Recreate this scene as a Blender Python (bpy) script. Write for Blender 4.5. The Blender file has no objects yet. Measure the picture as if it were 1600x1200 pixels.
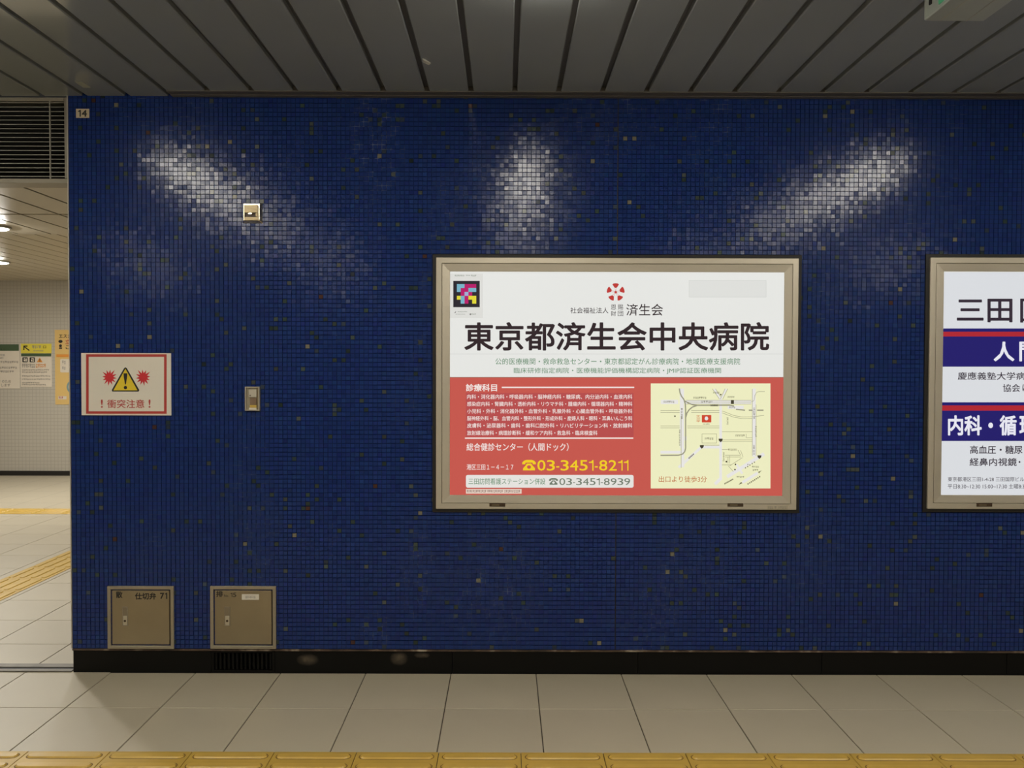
import bpy, bmesh, math, random
import numpy as np
from mathutils import Matrix, Vector

random.seed(7)
rng = np.random.default_rng(11)
scene = bpy.context.scene
col = scene.collection

# ------------------------------------------------------------------ camera, world, exposure
CAM = Vector((0.0, -3.9, 1.453))
PITCH, ROLL, FPX, SHX = math.radians(1.23), math.radians(0.16), 1300.0, 10.0
CR = Matrix.Rotation(math.radians(90) - PITCH, 3, 'X') @ Matrix.Rotation(ROLL, 3, 'Z')
cam_d = bpy.data.cameras.new('camera')
cam_d.sensor_width = 36.0
cam_d.lens = 36.0 * FPX / 1600.0
cam_d.shift_x = SHX / 1600.0
cam_o = bpy.data.objects.new('camera', cam_d)
cam_o.matrix_world = Matrix.Translation(CAM) @ CR.to_4x4()
col.objects.link(cam_o)
scene.camera = cam_o

world = bpy.data.worlds.new('world')
scene.world = world
world.use_nodes = True
world.node_tree.nodes['Background'].inputs[0].default_value = (0.9, 0.86, 0.75, 1)
world.node_tree.nodes['Background'].inputs[1].default_value = 0.02

scene.view_settings.view_transform = 'Standard'
scene.view_settings.look = 'None'
scene.view_settings.gamma = 1.0
scene.view_settings.use_curve_mapping = False
scene.view_settings.exposure = 0.0

HALL_LAMP = 24.0      # radiance of the recessed tubes in the hall
SIDE_LAMP = 530.0      # radiance of the lamps in the side passage


def ray(x, y):
    return CR @ Vector(((x - 800 + SHX) / FPX, -(y - 600) / FPX, -1.0))


def W(x, y, Y=0.0):
    """photo pixel -> point on the vertical plane at depth Y (real metres)"""
    d = ray(x, y)
    t = (Y - CAM.y) / d.y
    return CAM + d * t


def G(x, y, z=0.0):
    """photo pixel -> point on the horizontal plane at height z"""
    d = ray(x, y)
    t = (z - CAM.z) / d.z
    return CAM + d * t


# ------------------------------------------------------------------ materials
def lin(r, g, b):
    def f(c):
        c /= 255.0
        return c / 12.92 if c <= 0.04045 else ((c + 0.055) / 1.055) ** 2.4
    return (f(r), f(g), f(b), 1.0)


MATS = {}


def new_mat(name):
    m = bpy.data.materials.new(name)
    m.use_nodes = True
    return m, m.node_tree, m.node_tree.nodes['Principled BSDF']


def mat(name, colr, rough=0.5, metal=0.0, emit=0.0, spec=0.5, noise=0.0, nscale=8.0, bump=0.0, rand=0.0):
    if name in MATS:
        return MATS[name]
    m, nt, p = new_mat(name)
    p.inputs['Roughness'].default_value = rough
    p.inputs['Metallic'].default_value = metal
    p.inputs['Specular IOR Level'].default_value = spec
    c = colr if len(colr) == 4 else (*colr, 1.0)
    p.inputs['Base Color'].default_value = c
    if emit > 0:
        p.inputs['Emission Color'].default_value = c
        p.inputs['Emission Strength'].default_value = emit
    if noise > 0 or bump > 0 or rand > 0:
        tc = nt.nodes.new('ShaderNodeTexCoord')
        nz = nt.nodes.new('ShaderNodeTexNoise')
        nz.inputs['Scale'].default_value = nscale
        nz.inputs['Detail'].default_value = 5
        nt.links.new(tc.outputs['Object'], nz.inputs['Vector'])
        mp = nt.nodes.new('ShaderNodeMapRange')
        mp.inputs[1].default_value, mp.inputs[2].default_value = 0.25, 0.75
        mp.inputs[3].default_value, mp.inputs[4].default_value = 1 - noise, 1 + noise
        nt.links.new(nz.outputs['Fac'], mp.inputs[0])
        out = mp.outputs[0]
        if rand > 0:
            oi = nt.nodes.new('ShaderNodeObjectInfo')
            mr = nt.nodes.new('ShaderNodeMapRange')
            mr.inputs[3].default_value, mr.inputs[4].default_value = 1 - rand, 1 + rand
            nt.links.new(oi.outputs['Random'], mr.inputs[0])
            mu = nt.nodes.new('ShaderNodeMath')
            mu.operation = 'MULTIPLY'
            nt.links.new(out, mu.inputs[0])
            nt.links.new(mr.outputs[0], mu.inputs[1])
            out = mu.outputs[0]
        vm = nt.nodes.new('ShaderNodeVectorMath')
        vm.operation = 'SCALE'
        vm.inputs[0].default_value = c[:3]
        nt.links.new(out, vm.inputs['Scale'])
        nt.links.new(vm.outputs[0], p.inputs['Base Color'])
        if bump > 0:
            bp = nt.nodes.new('ShaderNodeBump')
            bp.inputs['Strength'].default_value = bump
            bp.inputs['Distance'].default_value = 0.002
            nt.links.new(nz.outputs['Fac'], bp.inputs['Height'])
            nt.links.new(bp.outputs[0], p.inputs['Normal'])
    MATS[name] = m
    return m


def backlit(name, rgb, k=0.86):
    """print on a backlit advert panel: the panel itself gives off light through its inks"""
    if name in MATS:
        return MATS[name]
    m, nt, p = new_mat(name)
    c = lin(*rgb)
    p.inputs['Base Color'].default_value = (c[0] * .10, c[1] * .10, c[2] * .10, 1)
    p.inputs['Emission Color'].default_value = c
    p.inputs['Emission Strength'].default_value = k
    p.inputs['Roughness'].default_value = 0.22
    p.inputs['Specular IOR Level'].default_value = 0.25
    MATS[name] = m
    return m


def grid_mat(name, colr, grout, pitch, gw, axes, off=(0, 0), rough=0.4, noise=0.06, rand=0.0):
    """flat tiling for surfaces too far away to tell the pieces apart; axes = the two world axes of the surface"""
    m, nt, p = new_mat(name)
    N, L = nt.nodes, nt.links
    geo = N.new('ShaderNodeNewGeometry')
    sep = N.new('ShaderNodeSeparateXYZ')
    L.new(geo.outputs['Position'], sep.inputs[0])
    edges = []
    for a, o in zip(axes, off):
        s = N.new('ShaderNodeMath'); s.operation = 'SUBTRACT'; s.inputs[1].default_value = o - 1000 * pitch
        L.new(sep.outputs['XYZ'.index(a)], s.inputs[0])
        md = N.new('ShaderNodeMath'); md.operation = 'MODULO'; md.inputs[1].default_value = pitch
        L.new(s.outputs[0], md.inputs[0])
        lt = N.new('ShaderNodeMath'); lt.operation = 'LESS_THAN'; lt.inputs[1].default_value = gw
        L.new(md.outputs[0], lt.inputs[0])
        edges.append(lt)
    mx = N.new('ShaderNodeMath'); mx.operation = 'MAXIMUM'
    L.new(edges[0].outputs[0], mx.inputs[0]); L.new(edges[1].outputs[0], mx.inputs[1])
    nz = N.new('ShaderNodeTexNoise'); nz.inputs['Scale'].default_value = 1.3
    L.new(geo.outputs['Position'], nz.inputs['Vector'])
    mp = N.new('ShaderNodeMapRange'); mp.inputs[3].default_value, mp.inputs[4].default_value = 1 - noise, 1 + noise
    L.new(nz.outputs['Fac'], mp.inputs[0])
    vm = N.new('ShaderNodeVectorMath'); vm.operation = 'SCALE'; vm.inputs[0].default_value = colr[:3]
    L.new(mp.outputs[0], vm.inputs['Scale'])
    mix = N.new('ShaderNodeMix'); mix.data_type = 'RGBA'
    L.new(mx.outputs[0], mix.inputs[0]); L.new(vm.outputs[0], mix.inputs[6])
    mix.inputs[7].default_value = (*grout[:3], 1)
    L.new(mix.outputs[2], p.inputs['Base Color'])
    p.inputs['Roughness'].default_value = rough
    MATS[name] = m
    return m


M_TILE = mat('floor tile', (0.455, 0.402, 0.298), rough=0.42, noise=0.05, nscale=2.2, rand=0.02)
M_GROUT = mat('floor grout', (0.09, 0.075, 0.055), rough=0.9)
M_YEL = mat('tactile yellow', (0.52, 0.335, 0.06), rough=0.45, noise=0.10, nscale=9, rand=0.04)
M_YELBAR = mat('tactile bar yellow', (0.56, 0.36, 0.065), rough=0.35, noise=0.10, nscale=14)
M_YELDIRT = mat('dirt beside bar', (0.20, 0.115, 0.025), rough=0.8)
M_CEIL = mat('ceiling panel grey', (0.262, 0.278, 0.280), rough=0.14, spec=0.6, noise=0.05, nscale=1.5)
M_CEILGAP = mat('ceiling groove', (0.085, 0.085, 0.08), rough=0.6)
M_CEIL2 = mat('passage ceiling panel', (0.56, 0.50, 0.385), rough=0.4)
M_CEIL2GAP = mat('passage ceiling groove', (0.05, 0.035, 0.02), rough=0.8)
M_TRIM = mat('ceiling edge angle', (0.105, 0.095, 0.085), rough=0.45)
M_ALU = mat('lightbox aluminium', (0.62, 0.56, 0.46), rough=0.42, metal=0.55, noise=0.04, nscale=3)
M_BLACK = mat('black steel rim', (0.010, 0.008, 0.006), rough=0.55)
M_DARKBROWN = mat('dark latch slot', (0.055, 0.030, 0.012), rough=0.5)
M_STEEL = mat('stainless door', (0.36, 0.295, 0.195), rough=0.36, metal=0.7, noise=0.08, nscale=5)
M_STEELF = mat('stainless frame', (0.40, 0.35, 0.265), rough=0.42, metal=0.6, noise=0.08, nscale=6)
M_CHROME = mat('polished steel', (0.72, 0.66, 0.54), rough=0.16, metal=1.0)
M_BRASSY = mat('satin steel', (0.30, 0.235, 0.135), rough=0.32, metal=0.7)
M_PAPER = mat('white sign sheet', (0.74, 0.69, 0.60), rough=0.5)
M_INKK = mat('black ink', (0.016, 0.014, 0.012), rough=0.6)
M_INKR = mat('red ink', (0.46, 0.045, 0.035), rough=0.6)
M_INKR2 = mat('bright red ink', (0.60, 0.02, 0.03), rough=0.6)
M_INKY = mat('yellow ink', (0.72, 0.54, 0.02), rough=0.6)
M_INKG = mat('dark green ink', (0.06, 0.10, 0.045), rough=0.6)
M_INKO = mat('orange ink', (0.70, 0.27, 0.04), rough=0.6)
M_INKGREY = mat('grey ink', (0.30, 0.27, 0.23), rough=0.7)
M_AMBER = mat('amber paper', (0.70, 0.47, 0.16), rough=0.6)
M_YELP = mat('yellow paper', (0.72, 0.60, 0.06), rough=0.6)
M_CREAMP = mat('cream paper', (0.70, 0.62, 0.50), rough=0.6)
M_TEALP = mat('blue grey ink', (0.20, 0.30, 0.30), rough=0.6)
M_KICKVENT = mat('kick grille', (0.005, 0.0045, 0.004), rough=0.5, spec=0.15)
M_LOUVRE = mat('louvre slat', (0.42, 0.40, 0.35), rough=0.45, metal=0.3)
M_LOUVREF = mat('louvre frame', (0.34, 0.31, 0.25), rough=0.5, metal=0.2)
M_VOID = mat('dark duct', (0.012, 0.012, 0.012), rough=0.9)
M_THRESH = mat('threshold steel', (0.17, 0.155, 0.13), rough=0.5, metal=0.4, noise=0.2, nscale=14)
M_SIGNBOX = mat('sign housing', (0.30, 0.325, 0.29), rough=0.4)


def mosaic_material():
    m, nt, p = new_mat('glass mosaic')
    N, L = nt.nodes, nt.links
    a = N.new('ShaderNodeAttribute'); a.attribute_name = 'tint'
    L.new(a.outputs['Color'], p.inputs['Base Color'])
    p.inputs['Roughness'].default_value = 0.165
    p.inputs['Specular IOR Level'].default_value = 0.34
    geo = N.new('ShaderNodeNewGeometry')
    nz = N.new('ShaderNodeTexNoise'); nz.inputs['Scale'].default_value = 160; nz.inputs['Detail'].default_value = 2
    L.new(geo.outputs['Position'], nz.inputs['Vector'])
    bp = N.new('ShaderNodeBump'); bp.inputs['Strength'].default_value = 0.10; bp.inputs['Distance'].default_value = 0.0002
    L.new(nz.outputs['Fac'], bp.inputs['Height']); L.new(bp.outputs[0], p.inputs['Normal'])
    return m


def grout_material():
    """dark joint mortar with pale lime bloom in irregular patches"""
    m, nt, p = new_mat('mosaic joint mortar')
    N, L = nt.nodes, nt.links
    geo = N.new('ShaderNodeNewGeometry')
    mapn = N.new('ShaderNodeMapping'); mapn.inputs['Scale'].default_value = (1.6, 1.6, 0.7)
    L.new(geo.outputs['Position'], mapn.inputs[0])
    n1 = N.new('ShaderNodeTexNoise'); n1.inputs['Scale'].default_value = 1.4; n1.inputs['Detail'].default_value = 3
    L.new(mapn.outputs[0], n1.inputs['Vector'])
    n2 = N.new('ShaderNodeTexNoise'); n2.inputs['Scale'].default_value = 22; n2.inputs['Detail'].default_value = 3
    L.new(geo.outputs['Position'], n2.inputs['Vector'])
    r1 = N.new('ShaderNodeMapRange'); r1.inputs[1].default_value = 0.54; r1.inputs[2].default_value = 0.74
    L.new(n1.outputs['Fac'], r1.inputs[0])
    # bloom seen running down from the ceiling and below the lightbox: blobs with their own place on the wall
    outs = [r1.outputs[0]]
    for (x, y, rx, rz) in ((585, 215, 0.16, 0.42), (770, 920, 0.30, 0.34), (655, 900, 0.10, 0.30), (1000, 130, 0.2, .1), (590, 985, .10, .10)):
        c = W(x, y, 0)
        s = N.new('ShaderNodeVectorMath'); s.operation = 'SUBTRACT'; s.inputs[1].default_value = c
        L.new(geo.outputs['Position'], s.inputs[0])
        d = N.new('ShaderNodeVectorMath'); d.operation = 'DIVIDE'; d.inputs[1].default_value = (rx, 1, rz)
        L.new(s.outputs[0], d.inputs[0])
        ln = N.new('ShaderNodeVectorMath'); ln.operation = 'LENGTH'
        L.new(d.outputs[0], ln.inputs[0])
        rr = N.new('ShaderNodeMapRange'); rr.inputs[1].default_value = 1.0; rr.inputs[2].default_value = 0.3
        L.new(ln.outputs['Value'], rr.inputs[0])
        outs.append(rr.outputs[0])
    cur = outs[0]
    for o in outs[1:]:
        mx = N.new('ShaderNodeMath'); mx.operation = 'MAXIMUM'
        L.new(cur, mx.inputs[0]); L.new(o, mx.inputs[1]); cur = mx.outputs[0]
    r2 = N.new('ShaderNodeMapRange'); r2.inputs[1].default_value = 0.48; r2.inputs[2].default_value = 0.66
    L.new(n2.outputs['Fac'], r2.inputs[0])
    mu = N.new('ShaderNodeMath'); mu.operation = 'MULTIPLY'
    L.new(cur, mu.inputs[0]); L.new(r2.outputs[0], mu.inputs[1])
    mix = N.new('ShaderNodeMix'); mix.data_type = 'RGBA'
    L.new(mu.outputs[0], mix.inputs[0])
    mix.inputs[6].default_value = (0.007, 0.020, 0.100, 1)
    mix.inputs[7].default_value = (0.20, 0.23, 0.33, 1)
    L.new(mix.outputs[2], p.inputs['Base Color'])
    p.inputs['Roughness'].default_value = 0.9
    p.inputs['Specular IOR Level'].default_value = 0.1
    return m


def stain_material(name, base, stain, spots, rough, scale=30):
    m, nt, p = new_mat(name)
    N, L = nt.nodes, nt.links
    geo = N.new('ShaderNodeNewGeometry')
    nz = N.new('ShaderNodeTexNoise'); nz.inputs['Scale'].default_value = scale; nz.inputs['Detail'].default_value = 4
    L.new(geo.outputs['Position'], nz.inputs['Vector'])
    cur = None
    for (c, rx, rz) in spots:
        s = N.new('ShaderNodeVectorMath'); s.operation = 'SUBTRACT'; s.inputs[1].default_value = c
        L.new(geo.outputs['Position'], s.inputs[0])
        d = N.new('ShaderNodeVectorMath'); d.operation = 'DIVIDE'; d.inputs[1].default_value = (rx, 1, rz)
        L.new(s.outputs[0], d.inputs[0])
        ln = N.new('ShaderNodeVectorMath'); ln.operation = 'LENGTH'
        L.new(d.outputs[0], ln.inputs[0])
        rr = N.new('ShaderNodeMapRange'); rr.inputs[1].default_value = 1.0; rr.inputs[2].default_value = 0.2
        L.new(ln.outputs['Value'], rr.inputs[0])
        if cur is None:
            cur = rr.outputs[0]
        else:
            mx = N.new('ShaderNodeMath'); mx.operation = 'MAXIMUM'
            L.new(cur, mx.inputs[0]); L.new(rr.outputs[0], mx.inputs[1]); cur = mx.outputs[0]
    mu = N.new('ShaderNodeMath'); mu.operation = 'MULTIPLY'
    L.new(cur, mu.inputs[0]); L.new(nz.outputs['Fac'], mu.inputs[1])
    mix = N.new('ShaderNodeMix'); mix.data_type = 'RGBA'
    L.new(mu.outputs[0], mix.inputs[0])
    mix.inputs[6].default_value = (*base, 1); mix.inputs[7].default_value = (*stain, 1)
    L.new(mix.outputs[2], p.inputs['Base Color'])
    p.inputs['Roughness'].default_value = rough
    p.inputs['Specular IOR Level'].default_value = 0.2
    return m


def rusty_material():
    m, nt, p = new_mat('rusty edge strip')
    N, L = nt.nodes, nt.links
    geo = N.new('ShaderNodeNewGeometry')
    nz = N.new('ShaderNodeTexNoise'); nz.inputs['Scale'].default_value = 14; nz.inputs['Detail'].default_value = 6
    L.new(geo.outputs['Position'], nz.inputs['Vector'])
    cr = N.new('ShaderNodeValToRGB')
    e = cr.color_ramp.elements
    e[0].position = 0.35; e[0].color = (0.035, 0.022, 0.015, 1)
    e[1].position = 0.72; e[1].color = (0.40, 0.33, 0.25, 1)
    k = e.new(0.55); k.color = (0.10, 0.06, 0.04, 1)
    L.new(nz.outputs['Fac'], cr.inputs[0]); L.new(cr.outputs[0], p.inputs['Base Color'])
    p.inputs['Roughness'].default_value = 0.7
    return m


# ------------------------------------------------------------------ mesh helpers
def tag(o, label=None, cat=None, group=None, kind=None):
    if label: o['label'] = label
    if cat: o['category'] = cat
    if group: o['group'] = group
    if kind: o['kind'] = kind
    return o


def link(name, me, m=None, parent=None, loc=None):
    o = bpy.data.objects.new(name, me)
    col.objects.link(o)
    if m is not None and me is not None and not me.materials:
        me.materials.append(m)
    if parent is not None:
        o.parent = parent
        w = origin_of(parent)
        o.location = (Vector(loc) if loc is not None else Vector((0, 0, 0))) - w
    elif loc is not None:
        o.location = loc
    return o


def origin_of(o):
    v = Vector((0, 0, 0))
    while o is not None:
        v += Vector(o.location)
        o = o.parent
    return v


def root(name, loc, label, cat=None, group=None, kind=None):
    o = bpy.data.objects.new(name, None)
    o.empty_display_size = 0.1
    o.location = loc
    col.objects.link(o)
    return tag(o, label, cat, group, kind)


class MB:
    def __init__(self):
        self.v, self.f = [], []

    def box(self, x0, x1, y0, y1, z0, z1):
        b = len(self.v)
        self.v += [(x0, y0, z0), (x1, y0, z0), (x1, y1, z0), (x0, y1, z0), (x0, y0, z1), (x1, y0, z1), (x1, y1, z1), (x0, y1, z1)]
        self.f += [tuple(b + i for i in q) for q in ((3, 2, 1, 0), (4, 5, 6, 7), (0, 1, 5, 4), (1, 2, 6, 5), (2, 3, 7, 6), (3, 0, 4, 7))]
        return self

    def poly(self, pts):
        b = len(self.v)
        self.v += [tuple(p) for p in pts]
        self.f.append(tuple(range(b, b + len(pts))))
        return self

    def plate(self, pts, y0, y1):
        """polygon in (x, z) facing -Y from y0 (front) back to y1"""
        b, n = len(self.v), len(pts)
        self.v += [(x, y0, z) for x, z in pts] + [(x, y1, z) for x, z in pts]
        self.f.append(tuple(range(b, b + n)))
        self.f.append(tuple(range(b + 2 * n - 1, b + n - 1, -1)))
        for i in range(n):
            j = (i + 1) % n
            self.f.append((b + i, b + n + i, b + n + j, b + j))
        return self

    def frame(self, x0, x1, z0, z1, w, y0, y1, slope=0.0):
        """rectangular ring, width w, front at y0, back at y1; slope pushes the inner front edge back"""
        b = len(self.v)
        o = [(x0, z0), (x1, z0), (x1, z1), (x0, z1)]
        i = [(x0 + w, z0 + w), (x1 - w, z0 + w), (x1 - w, z1 - w), (x0 + w, z1 - w)]
        self.v += [(x, y0, z) for x, z in o] + [(x, y0 + slope, z) for x, z in i] + [(x, y1, z) for x, z in o] + [(x, y1, z) for x, z in i]
        for k in range(4):
            j = (k + 1) % 4
            self.f.append((b + k, b + j, b + 4 + j, b + 4 + k))
            self.f.append((b + k, b + 8 + k, b + 8 + j, b + j))
            self.f.append((b + 4 + k, b + 4 + j, b + 12 + j, b + 12 + k))
            self.f.append((b + 8 + k, b + 12 + k, b + 12 + j, b + 8 + j))
        return self

    def mesh(self, name, bevel=0.0, seg=1):
        me = bpy.data.meshes.new(name)
        me.from_pydata(self.v, [], self.f)
        bm = bmesh.new(); bm.from_mesh(me)
        bmesh.ops.recalc_face_normals(bm, faces=bm.faces)
        if bevel > 0:
            bmesh.ops.bevel(bm, geom=list(bm.edges), offset=bevel, segments=seg, affect='EDGES', profile=0.5)
        bm.to_mesh(me); bm.free()
        me.update()
        return me

    def obj(self, name, m, parent=None, bevel=0.0, seg=1):
        return link(name, self.mesh(name, bevel, seg), m, parent)


def mesh_at(mb, name, m, parent, bevel=0.0):
    return mb.obj(name, m, parent, bevel)


# flat print: one thin layer in front of the sheet
def flat(polys, name, m, parent, Y):
    """polys: list of pixel polygons, laid flat at depth Y on the sheet"""
    v, f = [], []
    for pts in polys:
        b = len(v)
        v += [tuple(W(x, y, Y)) for x, y in pts]
        f.append(tuple(range(b, b + len(pts))))
    me = bpy.data.meshes.new(name)
    me.from_pydata(v, [], f)
    bm = bmesh.new(); bm.from_mesh(me)
    for fa in bm.faces:
        fa.normal_update()
        if fa.normal.y > 0:
            fa.normal_flip()
    bm.to_mesh(me); bm.free()
    o = link(name, me, m, parent)
    if name in ('small_print', 'map_print', 'map_lines', 'map_marks', 'map_roads', 'map_railway', 'emblem_spokes'):
        o['kind'] = 'stuff'
    return o


def rect(x0, y0, x1, y1):
    return [(x0, y0), (x1, y0), (x1, y1), (x0, y1)]


def rrect(x0, y0, x1, y1, r, n=4):
    pts = []
    for cx, cy, a0 in ((x1 - r, y0 + r, -90), (x1 - r, y1 - r, 0), (x0 + r, y1 - r, 90), (x0 + r, y0 + r, 180)):
        for i in range(n + 1):
            a = math.radians(a0 + 90 * i / n)
            pts.append((cx + r * math.cos(a), cy + r * math.sin(a)))
    return pts


def disc(cx, cy, r, n=14, ry=None):
    ry = ry or r
    return [(cx + r * math.cos(2 * math.pi * i / n), cy + ry * math.sin(2 * math.pi * i / n)) for i in range(n)]


def stroke(pts, w):
    """polyline -> list of quads and joint discs of width w (pixels on the sheet)"""
    out = []
    for (x0, y0), (x1, y1) in zip(pts[:-1], pts[1:]):
        L = math.hypot(x1 - x0, y1 - y0) or 1
        nx, ny = -(y1 - y0) / L * w / 2, (x1 - x0) / L * w / 2
        out.append([(x0 + nx, y0 + ny), (x1 + nx, y1 + ny), (x1 - nx, y1 - ny), (x0 - nx, y0 - ny)])
    return out


def text(s, box, m, parent, Y, bold=0.0, name='lettering'):
    """one line of print fitted to its box on the sheet; bold thickens the strokes"""
    cu = bpy.data.curves.new('t', 'FONT')
    cu.body = s
    cu.resolution_u = 3
    cu.fill_mode = 'FRONT'
    o = bpy.data.objects.new('t', cu)
    me0 = bpy.data.meshes.new_from_object(o)
    n = len(me0.vertices)
    co = np.zeros(n * 3); me0.vertices.foreach_get('co', co); co = co.reshape(-1, 3)
    polys = [tuple(p.vertices) for p in me0.polygons]
    bpy.data.objects.remove(o); bpy.data.curves.remove(cu); bpy.data.meshes.remove(me0)
    if n == 0:
        return None
    if bold > 0:
        k = 8 if bold > .012 else 4
        C, F = [], []
        for i in range(k):
            a = 2 * math.pi * (i + .5) / k
            C.append(co + np.array([math.cos(a) * bold, math.sin(a) * bold, 0]))
            F += [tuple(v + i * n for v in p) for p in polys]
        co, polys = np.vstack(C), F
    lo, hi = co.min(0), co.max(0)
    u = (co[:, 0] - lo[0]) / max(hi[0] - lo[0], 1e-6)
    t = (co[:, 1] - lo[1]) / max(hi[1] - lo[1], 1e-6)
    x0, y0, x1, y1 = box
    tl, tr, bl, br = (np.array(W(*p, Y)) for p in ((x0, y0), (x1, y0), (x0, y1), (x1, y1)))
    P = (np.outer((1 - u) * t, tl) + np.outer(u * t, tr) + np.outer((1 - u) * (1 - t), bl) + np.outer(u * (1 - t), br))
    if bold > 0:
        P[:, 1] -= np.repeat(np.arange(k), n) * 2e-5
    me = bpy.data.meshes.new(name)
    me.from_pydata([tuple(p) for p in P], [], polys)
    return link(name, me, m, parent)


def number(s, box, m, parent, Y, bold=0.0, w=0.09):
    """figures set in a plain grotesque: the 1 is a stem with a flag"""
    adv = {'-': .46, '1': .62}
    x0, y0, x1, y1 = box
    tot = sum(adv.get(c, 1.0) for c in s) - .12
    x = x0
    h_ = y1 - y0
    for c in s:
        a = adv.get(c, 1.0) * (x1 - x0) / tot
        cw = a - .14 * (x1 - x0) / tot
        if c == '-':
            flat([rect(x, y0 + h_ * .58, x + cw, y0 + h_ * .70)], 'lettering', m, parent, Y)
        elif c == '1':
            sw = h_ * (w + .05)
            e_ = x + cw
            flat([[(e_ - sw, y0), (e_, y0), (e_, y1), (e_ - sw, y1), (e_ - sw, y0 + h_ * .27), (x, y0 + h_ * .27), (x, y0 + h_ * .17), (e_ - sw * 1.6, y0 + h_ * .12)]], 'lettering', m, parent, Y)
        else:
            text(c, (x, y0, x + cw, y1), m, parent, Y, bold)
        x += a


def scribble(x0, y0, x1, y1, n, seed=0, vertical=False):
    """rows of print too small to read: little upright and level strokes"""
    r = random.Random(seed)
    out = []
    for i in range(n):
        if vertical:
            a, b = y0 + (y1 - y0) * i / n, y0 + (y1 - y0) * (i + 0.82) / n
            c0, c1, d0, d1 = x0, x1, a, b
        else:
            a, b = x0 + (x1 - x0) * i / n, x0 + (x1 - x0) * (i + 0.82) / n
            c0, c1, d0, d1 = a, b, y0, y1
        w, h = c1 - c0, d1 - d0
        k = r.choice((0, 1, 2))
        if k == 0:
            out += [rect(c0, d0, c1, d0 + h * .22), rect(c0, d0 + h * .42, c1, d0 + h * .60), rect(c0 + w * .4, d0, c0 + w * .62, d1)]
        elif k == 1:
            out += [rect(c0, d0, c0 + w * .22, d1), rect(c0 + w * .4, d0 + h * .1, c1, d0 + h * .3), rect(c0 + w * .4, d0 + h * .6, c1, d0 + h * .8)]
        else:
            out += [rect(c0, d0 + h * .1, c1, d0 + h * .28), rect(c0 + w * .1, d0 + h * .5, c1, d0 + h * .66), rect(c0 + w * .1, d0 + h * .8, c1, d1)]
    return out


# ------------------------------------------------------------------ key dimensions
CEIL = W(800, 152, 0).z                 # hall ceiling height at the wall
XL = W(110, 600, 0).x                   # left end of the blue wall
XR = 4.70                               # the wall goes on past the frame
ZB = W(400, 1014, 0).z                  # lower edge of the mosaic
HX0, HX1, HY0 = -8.0, 8.0, -7.5         # hall extents
FY = 7.0                                # far wall of the side passage
SOFF = W(60, 287, 0.03).z               # passage soffit height
SOFF_Y = 1.55
CEIL2 = W(50, 438, FY).z
print('CEIL', CEIL, 'XL', XL, 'ZB', ZB, 'SOFF', SOFF, 'CEIL2', CEIL2)

# ------------------------------------------------------------------ floor
floor = root('floor', (0, 0, 0), 'cream square floor tiles of the station hall and passage', kind='structure')
MB().box(HX0, HX1, -1.49, FY + .3, -0.06, -0.004).obj('screed', M_GROUT, floor)
M_FARTILE = grid_mat('floor tile field', (0.455, 0.402, 0.298), (0.16, 0.14, 0.11), 0.402, 0.004, 'XY', (0.1475, 0.0), rough=0.42)
MB().box(HX0, HX1, HY0, -1.49, -0.06, 0.0).obj('tile_field', M_FARTILE, floor)
GX, GY, TP = 0.1475, 0.0, 0.402


def slab_mesh(name, w, d, h, m, bev=0.0012, z0=-0.004):
    me = MB().box(-w / 2, w / 2, -d / 2, d / 2, z0, h).mesh(name, bev)
    me.materials.append(m)
    return me


tile_me = slab_mesh('tile', TP - 0.0045, TP - 0.0045, 0.0, M_TILE, z0=-0.010)
xs = [GX + TP * (k + .5) for k in range(-15, 12)]
for r in (-1, -2):
    for x in xs:
        link('tile', tile_me, None, floor, (x, GY + TP * (r + .5), 0))
# first row against the wall and through the opening, with the passage beyond
for r in range(0, 10):
    for k in range(-15, -5):
        link('tile', tile_me, None, floor, (GX + TP * (k + .5), GY + TP * (r + .5), 0))
MB().box(HX0, GX - 15 * TP, GY, FY + .2, -0.02, 0.0).obj('tile_field', M_FARTILE, floor)
MB().box(GX - 15 * TP, 4.8, GY + TP * 10, FY + .2, -0.02, 0.0).obj('tile_field', M_FARTILE, floor)
MB().box(GX - 5 * TP, 4.8, .45, GY + TP * 10, -0.02, 0.0).obj('tile_field', M_FARTILE, floor)
row_me = slab_mesh('tile', TP - 0.0035, 0.4, 0.0, M_TILE, z0=-0.010)
for x in xs:
    link('tile', row_me, None, floor, (x, GY - 2 * TP - .3015 - 0.203, 0))


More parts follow.
